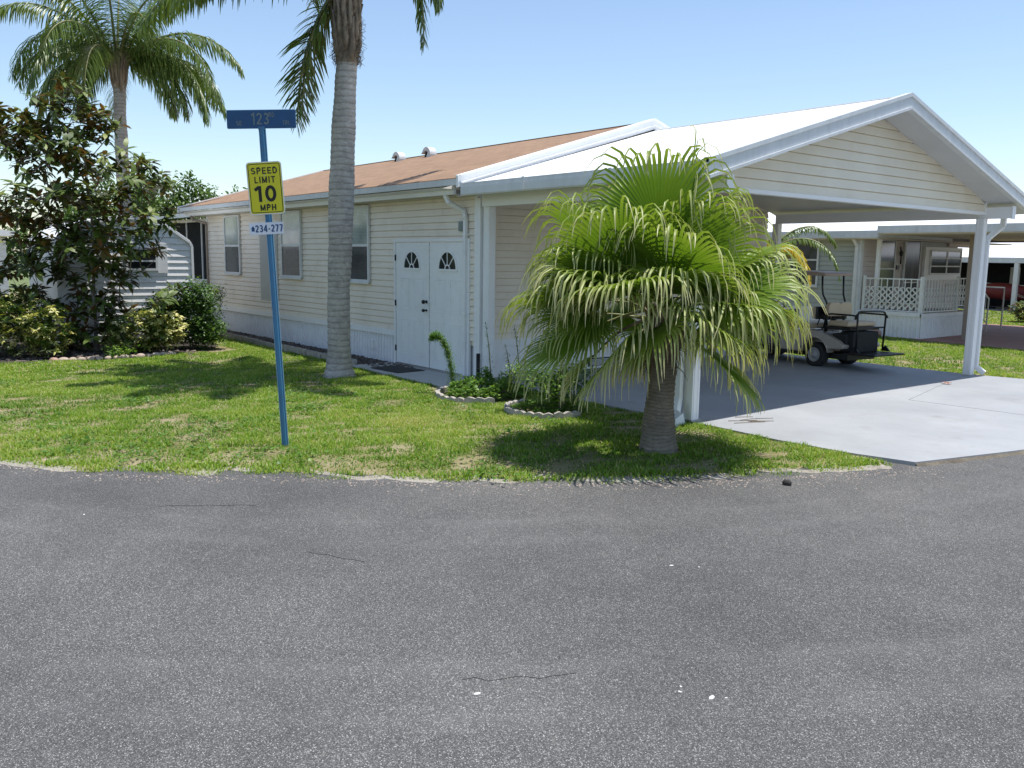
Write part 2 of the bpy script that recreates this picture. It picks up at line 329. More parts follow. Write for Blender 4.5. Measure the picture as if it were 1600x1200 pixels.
# loose mulch chips
def chips(name, n, fx, m, s0, s1, z=.015):
    P = []; F = []
    for i in range(n):
        x, y = fx(); s = random.uniform(s0, s1); a = random.uniform(0, 6.28); h = random.uniform(.2, .7)*s; t = random.uniform(-.4, .4)
        ca, sa = math.cos(a), math.sin(a); base = len(P)
        for dx, dy, dz in ((-1,-.4,0),(1,-.5,t*.3),(.9,.5,0),(-1,.4,0),(-.7,-.25,1),(.8,-.3,1+t),(.6,.3,1),(-.8,.3,1+t)):
            P.append((x+(dx*ca-dy*sa)*s, y+(dx*sa+dy*ca)*s, z+dz*h))
        F += [[base+q for q in f] for f in ((4,5,6,7),(0,1,5,4),(1,2,6,5),(2,3,7,6),(3,0,4,7))]
    o = npmesh(name, P, np.array(F), m); o['kind'] = 'stuff'; return o
tag(chips('mulch_chips', 1500, lambda: (random.uniform(-21.8,-12.3), 7.25+random.random()**.8*.58), M['mulchchip'], .012, .04), 'dark bark mulch chips along the white skirting of the house', 'mulch')
tag(chips('fallen_leaf_litter', 900, lambda: (random.gauss(-17.3,.6), random.uniform(1.2,5.6)), M['mulchchip'], .01, .045), 'brown leaf litter under the shrubs by the shed', 'leaf litter')

# ------------------------------------------------------------------ siding
def clap(b, p0, u, n, L0, L1, z0, z1, course=.107, d=.022):
    """lapped boards. L0/L1 may be functions of z giving the run limits"""
    p0 = Vector(p0); u = Vector(u); n = Vector(n); z = z0
    f0 = L0 if callable(L0) else (lambda z: L0); f1 = L1 if callable(L1) else (lambda z: L1)
    while z < z1-1e-4:
        zt = min(z+course, z1); a0, a1, c0, c1 = f0(z), f1(z), f0(zt), f1(zt)
        if a1-a0 < .02: break
        if c1-c0 < .01: c0 = c1 = (c0+c1)/2
        def P(l, zz, dd): return p0+u*l+n*dd+Vector((0,0,zz-p0.z))
        g = min(.012, (zt-z)*.3); zg = zt-g; e0, e1 = f0(zg), f1(zg)
        b.add([P(a0,z,d),P(a1,z,d),P(e1,zg,.008),P(e0,zg,.008),P(a0,z,-.008),P(a1,z,-.008),P(e1,zg,-.008),P(e0,zg,-.008),P(c1,zt,-.008),P(c0,zt,-.008)], [(0,1,2,3),(4,5,1,0),(3,2,6,7),(7,6,8,9)]); z = zt
def skirt_wall(b, p0, u, n, L, z0, z1, pitch=.1):
    p0 = Vector(p0); u = Vector(u); n = Vector(n); pts = []; x = 0
    while x < L:
        for q, d in ((0,0),(.045,0),(.050,.024),(.066,.024),(.073,0)):
            if x+q <= L: pts.append((x+q, d))
        x += pitch
    pts.append((L, 0)); vs = []
    for x, d in pts: vs += [p0+u*x+n*d+Vector((0,0,z0-p0.z)), p0+u*x+n*d+Vector((0,0,z1-p0.z))]
    b.add(vs, [(2*i,2*i+2,2*i+3,2*i+1) for i in range(len(pts)-1)])
def window(root, x0, x1, z0, z1, y, rail, up, low, name='window'):
    """window in a wall facing -y"""
    f = MB(); t = .045
    f.box(x0, x1, y-.045, y, z0, z0+t).box(x0, x1, y-.045, y, z1-t, z1).box(x0, x0+t, y-.043, y, z0+t, z1-t).box(x1-t, x1, y-.043, y, z0+t, z1-t)
    f.box(x0+t, x1-t, y-.04, y, rail-.022, rail+.022)
    wf = f.build(name, M['offwhite'], root)
    MB().box(x0+t, x1-t, y-.030, y-.022, rail+.022, z1-t).build('upper_pane', up, wf)
    MB().box(x0+t, x1-t, y-.028, y-.020, z0+t, rail-.022).build('lower_pane', low, wf)
    s = MB().box(x0-.02, x1+.02, y-.07, y-.046, z0-.03, z0+.012).build('sill', M['offwhite'], wf)
    return wf
def xwindow(root, y0, y1, z0, z1, x, rails, pane, name='window', split=None):
    """window in a wall facing +x"""
    f = MB(); t = .045
    f.box(x, x+.045, y0, y1, z0, z0+t).box(x, x+.045, y0, y1, z1-t, z1).box(x, x+.043, y0, y0+t, z0+t, z1-t).box(x, x+.043, y1-t, y1, z0+t, z1-t)
    for r in rails: f.box(x, x+.04, y0+t, y1-t, r-.018, r+.018)
    if split: f.box(x, x+.042, split-.03, split+.03, z0+t, z1-t)
    wf = f.build(name, M['offwhite'], root)
    MB().box(x+.02, x+.028, y0+t, y1-t, z0+t, z1-t).build('pane', pane, wf); return wf

# ------------------------------------------------------------------ the house
W = 7.86; XC = -10.65; XF = -22.1; YB = 15.15; YR = 11.5
ER, RI = 3.02, 4.23; SL = (RI-ER)/(YR-7.41)
house = thing('manufactured_house', 'long cream sided house with brown shingle roof behind the tall palm trunk', 'house', (XC, W, 0))
b = MB().box(XF+.01, XC-.01, W+.01, YB-.01, .52, 2.85)
b.prism([(W,2.85),(YB,2.85),(YR,RI-.12)], 'x', XF, XC-.01)
clap(b, (XF,W,0), (1,0,0), (0,-1,0), 0, XC-XF, .60, 2.86)
clap(b, (XC,W,0), (0,1,0), (1,0,0), 0, YB-W, .60, 2.86)
clap(b, (XC,YR,0), (0,1,0), (1,0,0), lambda z: -(RI-.1-z)/SL, lambda z: (RI-.1-z)/SL, 2.86, RI-.12)
b.build('siding', M['cream'], house)
b = MB(); skirt_wall(b, (XF,W+.02,0), (1,0,0), (0,-1,0), XC-XF-2.3, 0, .56)
b.box(XF, XC-.03, W+.05, YB, 0, .51); b.box(XC-.03, XC+.012, W+.05, YB, 0, .52)
b.build('skirting', M['skirt'], house)
b = MB().box(XF, -13.0, W-.028, W, .50, .60).box(XC, XC+.028, W, YB, .51, .61).box(XF-.03, XF+.07, W-.03, W+.05, 0, 2.85).box(XC-.02, XC+.06, W-.04, W+.1, 0, 2.84)
b.build('corner_and_base_trim', M['white'], house)
# roof
def roof_slab(b, x0, x1, y0, z0, yr, zr, y1, th):
    b.prism([(y0,z0),(yr,zr),(y1,z0),(y1,z0-th),(yr,zr-th),(y0,z0-th)], 'x', x0, x1)
b = MB(); roof_slab(b, -22.84, -10.52, 7.41, ER, YR, RI, 15.59, .05); roof = b.build('roof', M['shingle'], house)
MB().bar((-22.84,YR,RI-.002), (-10.53,YR,RI-.002), .10, .016).build('ridge_cap', M['shingle'], roof)
bb = {}
for s in (1, -1):
    b = MB()
    f = lambda y: YR+s*(y-YR)
    poly = [(f(7.37),ER+.02),(f(YR),RI+.035),(f(YR),RI-.13),(f(7.37),ER-.145)]
    b.prism(poly if s == 1 else poly[::-1], 'x', -10.52, -10.47)
    poly = [(f(7.40),ER+.035),(f(YR),RI+.05),(f(YR),RI+.03),(f(7.40),ER+.015)]
    b.prism(poly if s == 1 else poly[::-1], 'x', -10.58, -10.455)
    poly = [(f(7.42),ER-.06),(f(YR),RI-.055),(f(YR),RI-.075),(f(7.42),ER-.08)]
    b.prism(poly if s == 1 else poly[::-1], 'x', -10.47, -10.452)
    b.build('rake_trim', M['white'], roof)
    b = MB(); poly = [(f(7.37),ER+.01),(f(YR),RI+.025),(f(YR),RI-.16),(f(7.37),ER-.175)]
    b.prism(poly if s == 1 else poly[::-1], 'x', -22.89, -22.84); b.build('rake_trim', M['white'], roof)
MB().box(-22.84, -10.52, 7.395, 7.43, 2.915, 3.005).build('eave_fascia', M['fascia'], roof)
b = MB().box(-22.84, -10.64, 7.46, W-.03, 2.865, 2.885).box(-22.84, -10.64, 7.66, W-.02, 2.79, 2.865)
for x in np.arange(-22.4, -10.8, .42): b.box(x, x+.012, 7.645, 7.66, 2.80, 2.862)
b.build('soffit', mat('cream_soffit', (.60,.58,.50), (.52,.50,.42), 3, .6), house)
def gutter(x0, x1, y, z, parent, m):
    b = MB(); prof = [(y+.09,z+.10),(y+.09,z),(y+.02,z),(y-.01,z+.06),(y-.03,z+.10),(y-.03,z+.112),(y-.018,z+.112),(y-.018,z+.10),(y+.002,z+.06),(y+.03,z+.012),(y+.08,z+.012),(y+.08,z+.10)]
    b.prism(prof, 'x', x0, x1); return b.build('gutter', m, parent)
gt = gutter(-22.7, -10.72, 7.50, 2.80, house, M['white'])
MB().box(-10.72, -10.66, 7.47, 7.59, 2.795, 2.905).build('end_cap', M['chrome'], gt)
def spout(name, pts, parent, m, w_=.065, h_=.045):
    b = MB()
    for a, c in zip(pts[:-1], pts[1:]): b.bar(a, c, w_, h_, up=(0,-1,.01))
    for p in pts[1:-1]: b.tube([(p[0],p[1],p[2]-.03),(p[0],p[1],p[2]+.03)], .036, 8)
    return b.build(name, m, parent)
sp = spout('downspout', [(-11.05,7.54,2.80),(-11.02,7.58,2.70),(-10.92,7.80,2.57),(-10.88,7.80,2.48),(-10.88,7.80,.05)], house, M['skirt'])
for z in (2.2, 1.0): MB().box(-10.925, -10.835, 7.77, 7.84, z, z+.033).build('strap', M['white'], sp)
spout('downspout', [(-22.3,7.52,2.80),(-22.25,7.55,2.70),(-22.05,7.80,2.62),(-22.05,7.80,.1)], house, M['tanwood'], .05, .04)
for x0 in (-20.86, -17.60, -14.80):
    window(house, x0, x0+.95, 1.40, 2.77, W-.022, 2.06, M['blind'], M['lowscreen'])
MB().box(-18.80, -17.86, W-.03, W-.018, .86, 2.33).build('patch_panel', M['panel'], house)
MB().box(-11.07, -10.97, W-.06, W-.016, 2.27, 2.42).build('electric_box', M['electric'], house, bevel=.008)
MB().box(-13.90, -13.79, W-.012, W+.02, .20, .36).box(-13.885, -13.805, W-.02, W-.012, .215, .345).build('skirting_hatch', M['white'], house, bevel=.003)
# double door
dr = MB().box(-13.02, -12.96, W-.04, W, .0, 2.16).box(-10.86, -10.80, W-.04, W, .0, 2.16).box(-12.96, -10.86, W-.04, W, 2.115, 2.16).build('double_door', M['white'], house)
MB().box(-12.96, -10.86, W-.055, W, .018, .05).build('threshold', M['chrome'], dr)
MB().box(-12.96, -10.86, W-.012, W-.002, .05, 2.115).build('door_gap', M['black'], dr)
def leaf(x0, x1):
    b = MB().box(x0, x1, W-.034, W-.013, .055, 2.10); cx = (x0+x1)/2
    def raised(a0, a1, c0, c1):
        for q in ((a0,a1,c0,c0+.014),(a0,a1,c1-.014,c1),(a0,a0+.014,c0+.014,c1-.014),(a1-.014,a1,c0+.014,c1-.014)): b.box(q[0],q[1],W-.040,W-.034,q[2],q[3])
        b.box(a0+.045, a1-.045, W-.039, W-.034, c0+.045, c1-.045)
    for s in (-1, 1):
        a, c = sorted((cx+s*.07, cx+s*.36)); raised(a, c, .22, .82); raised(a, c, .98, 1.52)
    d = b.build('door_leaf', M['door'], dr, bevel=.002)
    R0 = .235; zb = 1.685; N = 16
    g = MB(); pts = [(cx+R0*math.cos(math.pi*i/N), zb+R0*1.12*math.sin(math.pi*i/N)) for i in range(N+1)]
    g.prism(pts[::-1], 'y', W-.0400, W-.0345); fan = g.build('fan_light', M['glass'], d)
    b = MB(); out = [(cx+(R0+.035)*math.cos(math.pi*i/N), zb+(R0+.035)*1.12*math.sin(math.pi*i/N)) for i in range(N+1)]
    for i in range(N):
        b.prism([out[i], pts[i], pts[i+1], out[i+1]][::1], 'y', W-.048, W-.0345)
    b.box(cx-R0-.04, cx+R0+.04, W-.050, W-.0345, zb-.035, zb)
    for a in (45, 90, 135):
        ca, sa = math.cos(R(a)), math.sin(R(a)); b.bar((cx+.06*ca, W-.043, zb+.06*sa), (cx+R0*ca, W-.043, zb+R0*1.1*sa), .014, .010, up=(0,1,0))
    inn = [(cx+.075*math.cos(math.pi*i/8), zb+.075*math.sin(math.pi*i/8)) for i in range(9)]; in2 = [(cx+.055*math.cos(math.pi*i/8), zb+.055*math.sin(math.pi*i/8)) for i in range(9)]
    for i in range(8): b.prism([inn[i], in2[i], in2[i+1], inn[i+1]], 'y', W-.047, W-.0395)
    b.build('fan_bars', M['white'], fan); return d
d1 = leaf(-12.945, -11.925); d2 = leaf(-11.895, -10.875)
for nm, z, r in (('deadbolt', 1.14, .026), ('door_knob', 1.0, .020)):
    b = MB().lathe([(r,0),(r,-.012),(.012,-.016),(.012,-.04),(r*1.25,-.05),(r*1.3,-.075),(r*.9,-.09)], (-11.99, W-.034, z), 14, 'y'); b.build(nm, M['black'], d1)
for z in (.3, 1.08, 1.85): MB().box(-12.972, -12.945, W-.050, W-.034, z-.05, z+.05).build('hinge', M['dark'], d1)
# roof vents
for x in (-18.40, -17.08):
    z = RI-(YR-11.2)*SL+.0; b = MB(); y0, y1 = 11.10, 11.28
    o_ = [(x+.04+.17*math.cos(R(a)), z+.03+.17*math.sin(R(a))) for a in range(-15, 166, 15)]+[(x-.17, z+.06)]
    i_ = [(x-.12, z+.085)]+[(x+.03+.095*math.cos(R(a)), z+.04+.08*math.sin(R(a))) for a in range(150, 19, -15)]+[(x+.02, z-.10), (x+.20, z-.10)]
    b.prism((o_+i_)[::-1], 'y', y0, y1)
    v = b.build('roof_vent', M['fascia'], roof)
    MB().prism([(x-.10,z-.12),(x+.0,z-.12),(x+.06,z+.09),(x+.0,z+.09)], 'y', y0+.02, y1-.02).build('vent_throat', M['dark'], v)
# screened porch at the far end
b = MB().box(-27.6, XF-.05, 8.34, 8.42, 0, .50); clap(b, (-27.6,8.34,0), (1,0,0), (0,-1,0), 0, 5.5, .5, 1.12)
b.box(-27.6, XF-.05, 8.35, 8.42, .5, 1.12)
pw = b.build('porch_knee_wall', M['cream'], house)
b = MB().box(-27.6, XF-.05, 8.33, 8.40, 1.12, 1.17).box(-27.6, XF-.05, 8.33, 8.40, 2.72, 2.80)
for x in (-27.6, -26.4, -25.2, -24.0, -22.86, -22.2): b.box(x, x+.05, 8.335, 8.395, 1.17, 2.72)
pf = b.build('porch_frame', M['white'], house)
MB().box(-27.5, XF-.07, 8.365, 8.375, 1.17, 2.72).build('screen', M['dark'], pf)
b = MB()
for x in np.arange(-27.3, -22.4, .31): b.box(x, x+.16, 8.40, 8.405, 1.2, 2.7)
b.build('curtain', mat('grey_curtain', (.05,.055,.06), (.03,.035,.04), 4, .9), pf)
MB().prism([(7.75,2.80),(11.5,3.25),(11.5,3.33),(7.75,2.93)], 'x', -27.9, -22.9).build('porch_roof', M['white'], house)

# ------------------------------------------------------------------ the carport
cp = thing('carport', 'open double carport with white roof and cream gable over grey driveway', 'carport', (-6.45, 7.93, 0))
EC, RC = 2.92, 4.08; SC = (RC-EC)/(YR-7.41)
zc = lambda y: RC-abs(y-YR)*SC
b = MB(); XR = .16; ER2 = EC-XR*SC
b.prism([(7.45,EC-.005),(YR,RC-.005),(15.55+XR,ER2-.005),(15.55+XR,ER2-.035),(YR,RC-.035),(7.45,EC-.035)], 'x', -10.43, -6.0)
croof = b.build('roof', M['rawhite'], cp)
MB().bar((-10.43,YR,RC-.002), (-6.04,YR,RC-.002), .06, .014).build('ridge_cap', M['rawhite'], croof)
b = MB()
for s in (1, -1):
    f = lambda y: YR+s*(y-YR)
    def pr(za, zb, x0, x1, y0=7.40):
        ye, ze = (y0, EC) if s == 1 else (f(y0)+XR, ER2); pl = [(ye,ze+za),(YR,RC+za),(YR,RC+zb),(ye,ze+zb)]; b.prism(pl[::-1] if s == 1 else pl, 'x', x0, x1)
    pr(-.165, .012, -6.0, -5.965); pr(-.02, .03, -6.04, -5.945); pr(-.185, -.15, -6.02, -5.935)
b.build('rake_fascia', M['fascia'], croof)
for s in (1, -1):
    b = MB(); y = 7.41 if s == 1 else 15.59+XR; EC_ = EC; EC = EC if s == 1 else ER2
    pl = [(y,EC+.015),(y+s*.05,EC+.015),(y+s*.05,EC-.15),(y+s*.02,EC-.15),(y+s*.01,EC-.06),(y,EC-.05)]
    pl2 = [(y-s*.015,EC-.045),(y+s*.02,EC-.045),(y+s*.02,EC-.165),(y,EC-.165),(y-s*.015,EC-.145)]
    b.prism(pl if s == 1 else pl[::-1], 'x', -10.46, -6.0); b.prism(pl2 if s == 1 else pl2[::-1], 'x', -10.44, -6.01); EC = EC_
    b.build('eave_gutter', M['fascia'], croof)
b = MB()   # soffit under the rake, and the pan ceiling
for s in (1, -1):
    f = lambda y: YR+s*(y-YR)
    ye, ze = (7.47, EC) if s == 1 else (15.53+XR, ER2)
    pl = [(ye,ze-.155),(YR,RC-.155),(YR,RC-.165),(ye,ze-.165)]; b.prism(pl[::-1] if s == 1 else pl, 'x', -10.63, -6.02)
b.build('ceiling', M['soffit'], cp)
b = MB(); zt = lambda y: zc(y)-.17
clap(b, (-6.45,YR,0), (0,1,0), (1,0,0), lambda z: max(-3.6, -(RC-.17-z)/SC), lambda z: min(3.6, (RC-.17-z)/SC), 2.73, RC-.18, .125, .022)
b.prism([(7.9,2.73),(15.1,2.73),(15.1,zt(15.1)),(YR,zt(YR)),(7.9,zt(7.9))], 'x', -6.52, -6.462)
b.build('gable_siding', M['gablecream'], cp)
b = MB().box(-6.53, -6.42, 7.9, 15.1, 2.68, 2.73)
for y in (7.87, 15.09): b.box(-6.46, -6.415, y, y+.04, 2.68, zt(y)+.0)
b.build('gable_trim', M['white'], cp)
for y in (7.78, 15.10):
    MB().box(-10.43, -6.02, y, y+.10, 2.62, 2.80).box(-6.02, -6.0, y-.01, y+.11, 2.61, 2.81).build('side_beam', M['white'], cp)
def post(x, y, z1=2.62, w_=.13, top=None):
    b = MB().box(x-w_/2, x+w_/2, y-w_/2, y+w_/2, .02, z1)
    for s in (-1, 1): b.box(x+w_/2, x+w_/2+.004, y+s*.035-.008, y+s*.035+.008, .02, z1); b.box(x+s*.035-.008, x+s*.035+.008, y-w_/2-.004, y-w_/2, .02, z1)
    o = b.build('post', M['white'], cp, bevel=.004)
    MB().box(x-w_/2-.02, x+w_/2+.02, y-w_/2-.02, y+w_/2+.02, .0201, .035).build('foot_plate', M['chrome'], o); return o
post(-6.48, 7.92); post(-6.48, 15.13); post(-10.40, 7.90); post(-10.40, 15.13)
MB().box(-10.58, -10.50, 7.80, 7.86, .02, 2.75).build('wall_channel', M['white'], cp)
spout('downspout', [(-6.60,7.46,2.76),(-6.60,7.52,2.66),(-6.58,7.78,2.52),(-6.58,7.80,2.40),(-6.58,7.80,.26),(-6.52,7.70,.13)], cp, M['white'], .09, .06)
spout('downspout', [(-6.30,15.52,2.76),(-6.30,15.52,2.52),(-6.42,15.26,2.30),(-6.42,15.25,2.2),(-6.42,15.25,.16),(-6.30,15.32,.06)], cp, M['white'], .08, .06)
# pipe clump at the corner
b = MB().tube([(-10.28,7.62,.02),(-10.28,7.62,.46)], .028, 8)
for z in np.arange(.04, .44, .03): b.tube([(-10.28,7.62,z),(-10.28,7.62,z+.012)], .033, 8)
tag(b.build('standpipe', M['black']), 'black ribbed pipe standing at the white corner post', 'pipe')
sb = MB(); sb.add([(-6.62,7.74,.0),(-6.40,7.74,.0),(-6.30,7.42,.0),(-6.72,7.42,.0),(-6.58,7.74,.13),(-6.44,7.74,.13),(-6.34,7.40,.06),(-6.68,7.40,.06),(-6.56,7.70,.05),(-6.46,7.70,.05),(-6.38,7.42,.03),(-6.64,7.42,.03)],
  [(0,3,7,4),(1,5,6,2),(0,4,5,1),(4,7,11,8),(5,9,10,6),(8,11,10,9),(4,8,9,5),(3,2,6,7),(7,6,10,11)])
tag(sb.build('splash_block', M['offwhite'], bevel=.006), 'white splash block under the downspout of the near carport post', 'splash block')

# ------------------------------------------------------------------ the sign post
UH = Vector((.627,.779,0)); NH = Vector((.779,-.627,0)); PB = Vector((-7.945,3.52,-.06)); PT = Vector((-8.03,3.40,3.06))
VU = (PT-PB).normalized(); NV = UH.cross(VU).normalized(); UV = VU.cross(NV).normalized()
def onpost(z): return PB+(PT-PB)*((z-PB.z)/(PT.z-PB.z))
sg = thing('street_sign_post', 'blue steel post carrying street name, yellow speed limit and house number plates', 'sign post', (PB.x, PB.y, 0))
def frame(c, tilt=0):
    q = Matrix.Rotation(tilt, 3, NV); u = q @ UV; v = q @ VU
    m = Matrix((u, v, NV)).transposed().to_4x4(); m.translation = c; return m
pm = frame(PB); L = (PT-PB).length
b = MB(pm); pr = [(-.032,-.004),(-.020,-.004),(-.014,.022),(.014,.022),(.020,-.004),(.032,-.004),(.032,-.008),(.017,-.008),(.011,.018),(-.011,.018),(-.017,-.008),(-.032,-.008)]
b.prism(pr[::-1], 'z', 0, 1) if False else None
vs = []
for (x, y) in pr: vs += [(x, 0, y), (x, L, y)]
n = len(pr); b.add(vs, [(2*i, 2*i+1, (2*i+3) % (2*n), (2*i+2) % (2*n)) for i in range(n)]+[[2*i+1 for i in range(n)], [2*i for i in range(n)][::-1]])
pst = b.build('post', M['blue'], sg)
b = MB(pm).box(-.0335, -.029, 0, L-.02, -.0085, -.0025).box(.029, .0335, 0, L-.02, -.0085, -.0025)
b.build('worn_edge', M['edgeblue'], pst)
def rrect(w_, h_, r, n=5):
    p = []
    for cx, cy, a0 in ((w_/2-r,h_/2-r,0),(-w_/2+r,h_/2-r,90),(-w_/2+r,-h_/2+r,180),(w_/2-r,-h_/2+r,270)):
        for i in range(n+1): a = R(a0+90*i/n); p.append((cx+r*math.cos(a), cy+r*math.sin(a)))
    return p
def plate(name, F, w_, h_, r, m, parent, z0=0, t=.003, hollow=0):
    b = MB(F); p = rrect(w_, h_, r)
    if hollow:
        q = rrect(w_-2*hollow, h_-2*hollow, max(.002, r-hollow)); n = len(p)
        vs = [(x,y,z0) for x, y in p]+[(x,y,z0) for x, y in q]+[(x,y,z0+t) for x, y in p]+[(x,y,z0+t) for x, y in q]
        fs = []
        for i in range(n):
            j = (i+1) % n; fs += [(2*n+i,2*n+j,3*n+j,3*n+i),(i,j,2*n+j,2*n+i),(n+j,n+i,3*n+i,3*n+j),(j,i,n+i,n+j)]
        b.add(vs, fs)
    else: b.prism(p, 'z', z0, z0+t)
    return b.build(name, m, parent)
def arc(cx, cy, rx, ry, a0, a1, n=9): return [(cx+rx*math.cos(R(a0+(a1-a0)*i/n)), cy+ry*math.sin(R(a0+(a1-a0)*i/n))) for i in range(n+1)]
GL = {'S': (.62, [arc(.31,.71,.22,.205,25,270)+arc(.31,.295,.23,.21,90,-155)[1:]]), 'P': (.60, [[(.09,0),(.09,1)],[(.09,.915),(.33,.915)]+arc(.33,.70,.18,.215,90,-90)+[(.09,.485)]]),
 'E': (.56, [[(.09,0),(.09,1)],[(.09,.915),(.53,.915)],[(.09,.5),(.49,.5)],[(.09,.085),(.54,.085)]]), 'D': (.64, [[(.09,0),(.09,1)],[(.09,.915),(.27,.915)]+arc(.27,.5,.28,.415,90,-90)+[(.09,.085)]]),
 'L': (.52, [[(.09,0),(.09,1)],[(.09,.085),(.50,.085)]]), 'I': (.18, [[(.09,0),(.09,1)]]), 'T': (.58, [[(.29,0),(.29,1)],[(0,.915),(.58,.915)]]),
 'M': (.76, [[(.09,0),(.09,1)],[(.67,0),(.67,1)],[(.09,.96),(.38,.08)],[(.67,.96),(.38,.08)]]), 'H': (.64, [[(.09,0),(.09,1)],[(.55,0),(.55,1)],[(.09,.5),(.55,.5)]]),
 'R': (.62, [[(.09,0),(.09,1)],[(.09,.915),(.33,.915)]+arc(.33,.72,.18,.195,90,-90)+[(.09,.525)],[(.30,.50),(.55,0)]]), '1': (.40, [[(.28,0),(.28,1)],[(.02,.74),(.24,.93)]]),
 '0': (.60, [arc(.30,.5,.21,.415,0,360,20)]), '2': (.60, [arc(.30,.69,.21,.225,165,-35)+[(.09,.085)],[(.05,.085),(.55,.085)]]), '3': (.60, [arc(.29,.715,.19,.20,150,-80)+arc(.29,.29,.22,.205,80,-150)]),
 '4': (.62, [[(.44,0),(.44,1)],[(.44,.95),(.06,.30)],[(.04,.27),(.60,.27)]]), '7': (.58, [[(.03,.915),(.53,.915)],[(.50,.90),(.20,0)]]), '-': (.36, [[(.04,.42),(.32,.42)]])}
def text(name, s, F, x, y, h_, m, parent, sx=1., z=.004, bold=.17, gap=.13):
    """capitals built as flat raised strokes, h_ = cap height"""
    tot = sum(GL[c][0] for c in s)+gap*(len(s)-1); b = MB(F); cx = -tot/2; t_ = bold*h_*.5
    for ci, c in enumerate(s):
        for pl in GL[c][1]:
            P = [Vector((x+(cx+px)*h_*sx, y+(py_-.5)*h_)) for px, py_ in pl]; L_ = []; Rr_ = []
            for i in range(len(P)):
                d0 = (P[i]-P[i-1]) if i else (P[1]-P[0]); d1 = (P[i+1]-P[i]) if i < len(P)-1 else d0
                if pl[0] == pl[-1] or (P[0]-P[-1]).length < 1e-6:
                    if i == 0: d0 = P[-1]-P[-2]
                    if i == len(P)-1: d1 = P[1]-P[0]
                d0.normalize(); d1.normalize(); n0 = Vector((-d0.y,d0.x)); n1 = Vector((-d1.y,d1.x)); mm = n0+n1; mm = mm/max(.35, mm.length_squared/2) if mm.length > .3 else n0
                L_.append(P[i]+mm*t_*.999); Rr_.append(P[i]-mm*t_)
            k = len(P); zt_ = z+.0008+.00012*ci
            vs = [(*q, zt_) for q in L_]+[(*q, zt_) for q in Rr_]+[(*q, z-.0006) for q in L_]+[(*q, z-.0006) for q in Rr_]; fs = []
            for i in range(k-1): fs += [(i,k+i,k+i+1,i+1),(2*k+i,i,i+1,2*k+i+1),(k+i,3*k+i,3*k+i+1,k+i+1)]
            fs += [(0,2*k,3*k,k),(k-1,2*k-1,4*k-1,3*k-1)]
            z += .00005; b.add(vs, fs)
        cx += GL[c][0]+gap
    return b.build(name, m, parent)
F1 = frame(onpost(3.135)+NV*.002, R(-1.2))
p1 = plate('street_name_plate', F1, .645, .165, .012, M['signblue'], sg)
plate('plate_edge', F1, .653, .173, .014, M['edgeblue'], p1, -.0015, .001)
text('lettering', '123', F1, -.01, .004, .11, M['faded'], p1, .82, bold=.12)
text('lettering', 'RD', F1, .098, .038, .042, M['faded'], p1, .9, bold=.13)
text('lettering', 'SE', F1, -.21, -.035, .043, M['faded'], p1, .95, bold=.13)
text('lettering', 'TRL', F1, .235, -.035, .040, M['faded'], p1, .9, bold=.13)
MB(F1).box(-.03, .03, -.10, -.07, -.01, .012).build('clamp', M['blue'], p1)
F2 = frame(onpost(2.5)+NV*.026, R(1.2))
p2 = plate('speed_limit_plate', F2, .335, .488, .032, M['signwhite'], sg, 0, .002)
plate('yellow_face', F2, .319, .472, .026, M['yellow'], p2, .002, .001)
plate('black_border', F2, .303, .456, .022, M['black2'], p2, .003, .0008, .0065)
text('lettering', 'SPEED', F2, 0, .162, .060, M['black2'], p2, 1.15, bold=.17, gap=.16)
text('lettering', 'LIMIT', F2, 0, .078, .060, M['black2'], p2, 1.08, bold=.17, gap=.2)
text('lettering', '10', F2, -.004, -.052, .148, M['black2'], p2, 1.22, bold=.20, gap=.14)
text('lettering', 'MPH', F2, .01, -.180, .058, M['black2'], p2, 1.12, bold=.19, gap=.16)
b = MB(F2)
for y in (.115, -.118): b.lathe([(.005,.002),(.005,.006),(.003,.007)], (0,y,0), 8)
b.build('bolts', M['edgeblue'], p2)
F3 = frame(onpost(2.125)+NV*.026-UV*.02, R(.8))
p3 = plate('house_number_plate', F3, .325, .112, .004, M['signwhite'], sg)
text('lettering', '234-277', F3, .026, 0, .068, M['signblue'], p3, .80, bold=.17, gap=.15)
MB(F3).prism([(-.147,0),(-.127,.028),(-.107,0),(-.113,0),(-.113,-.024),(-.141,-.024),(-.141,0)][::-1], 'z', .003, .0042).build('arrow_mark', M['signblue'], p3)

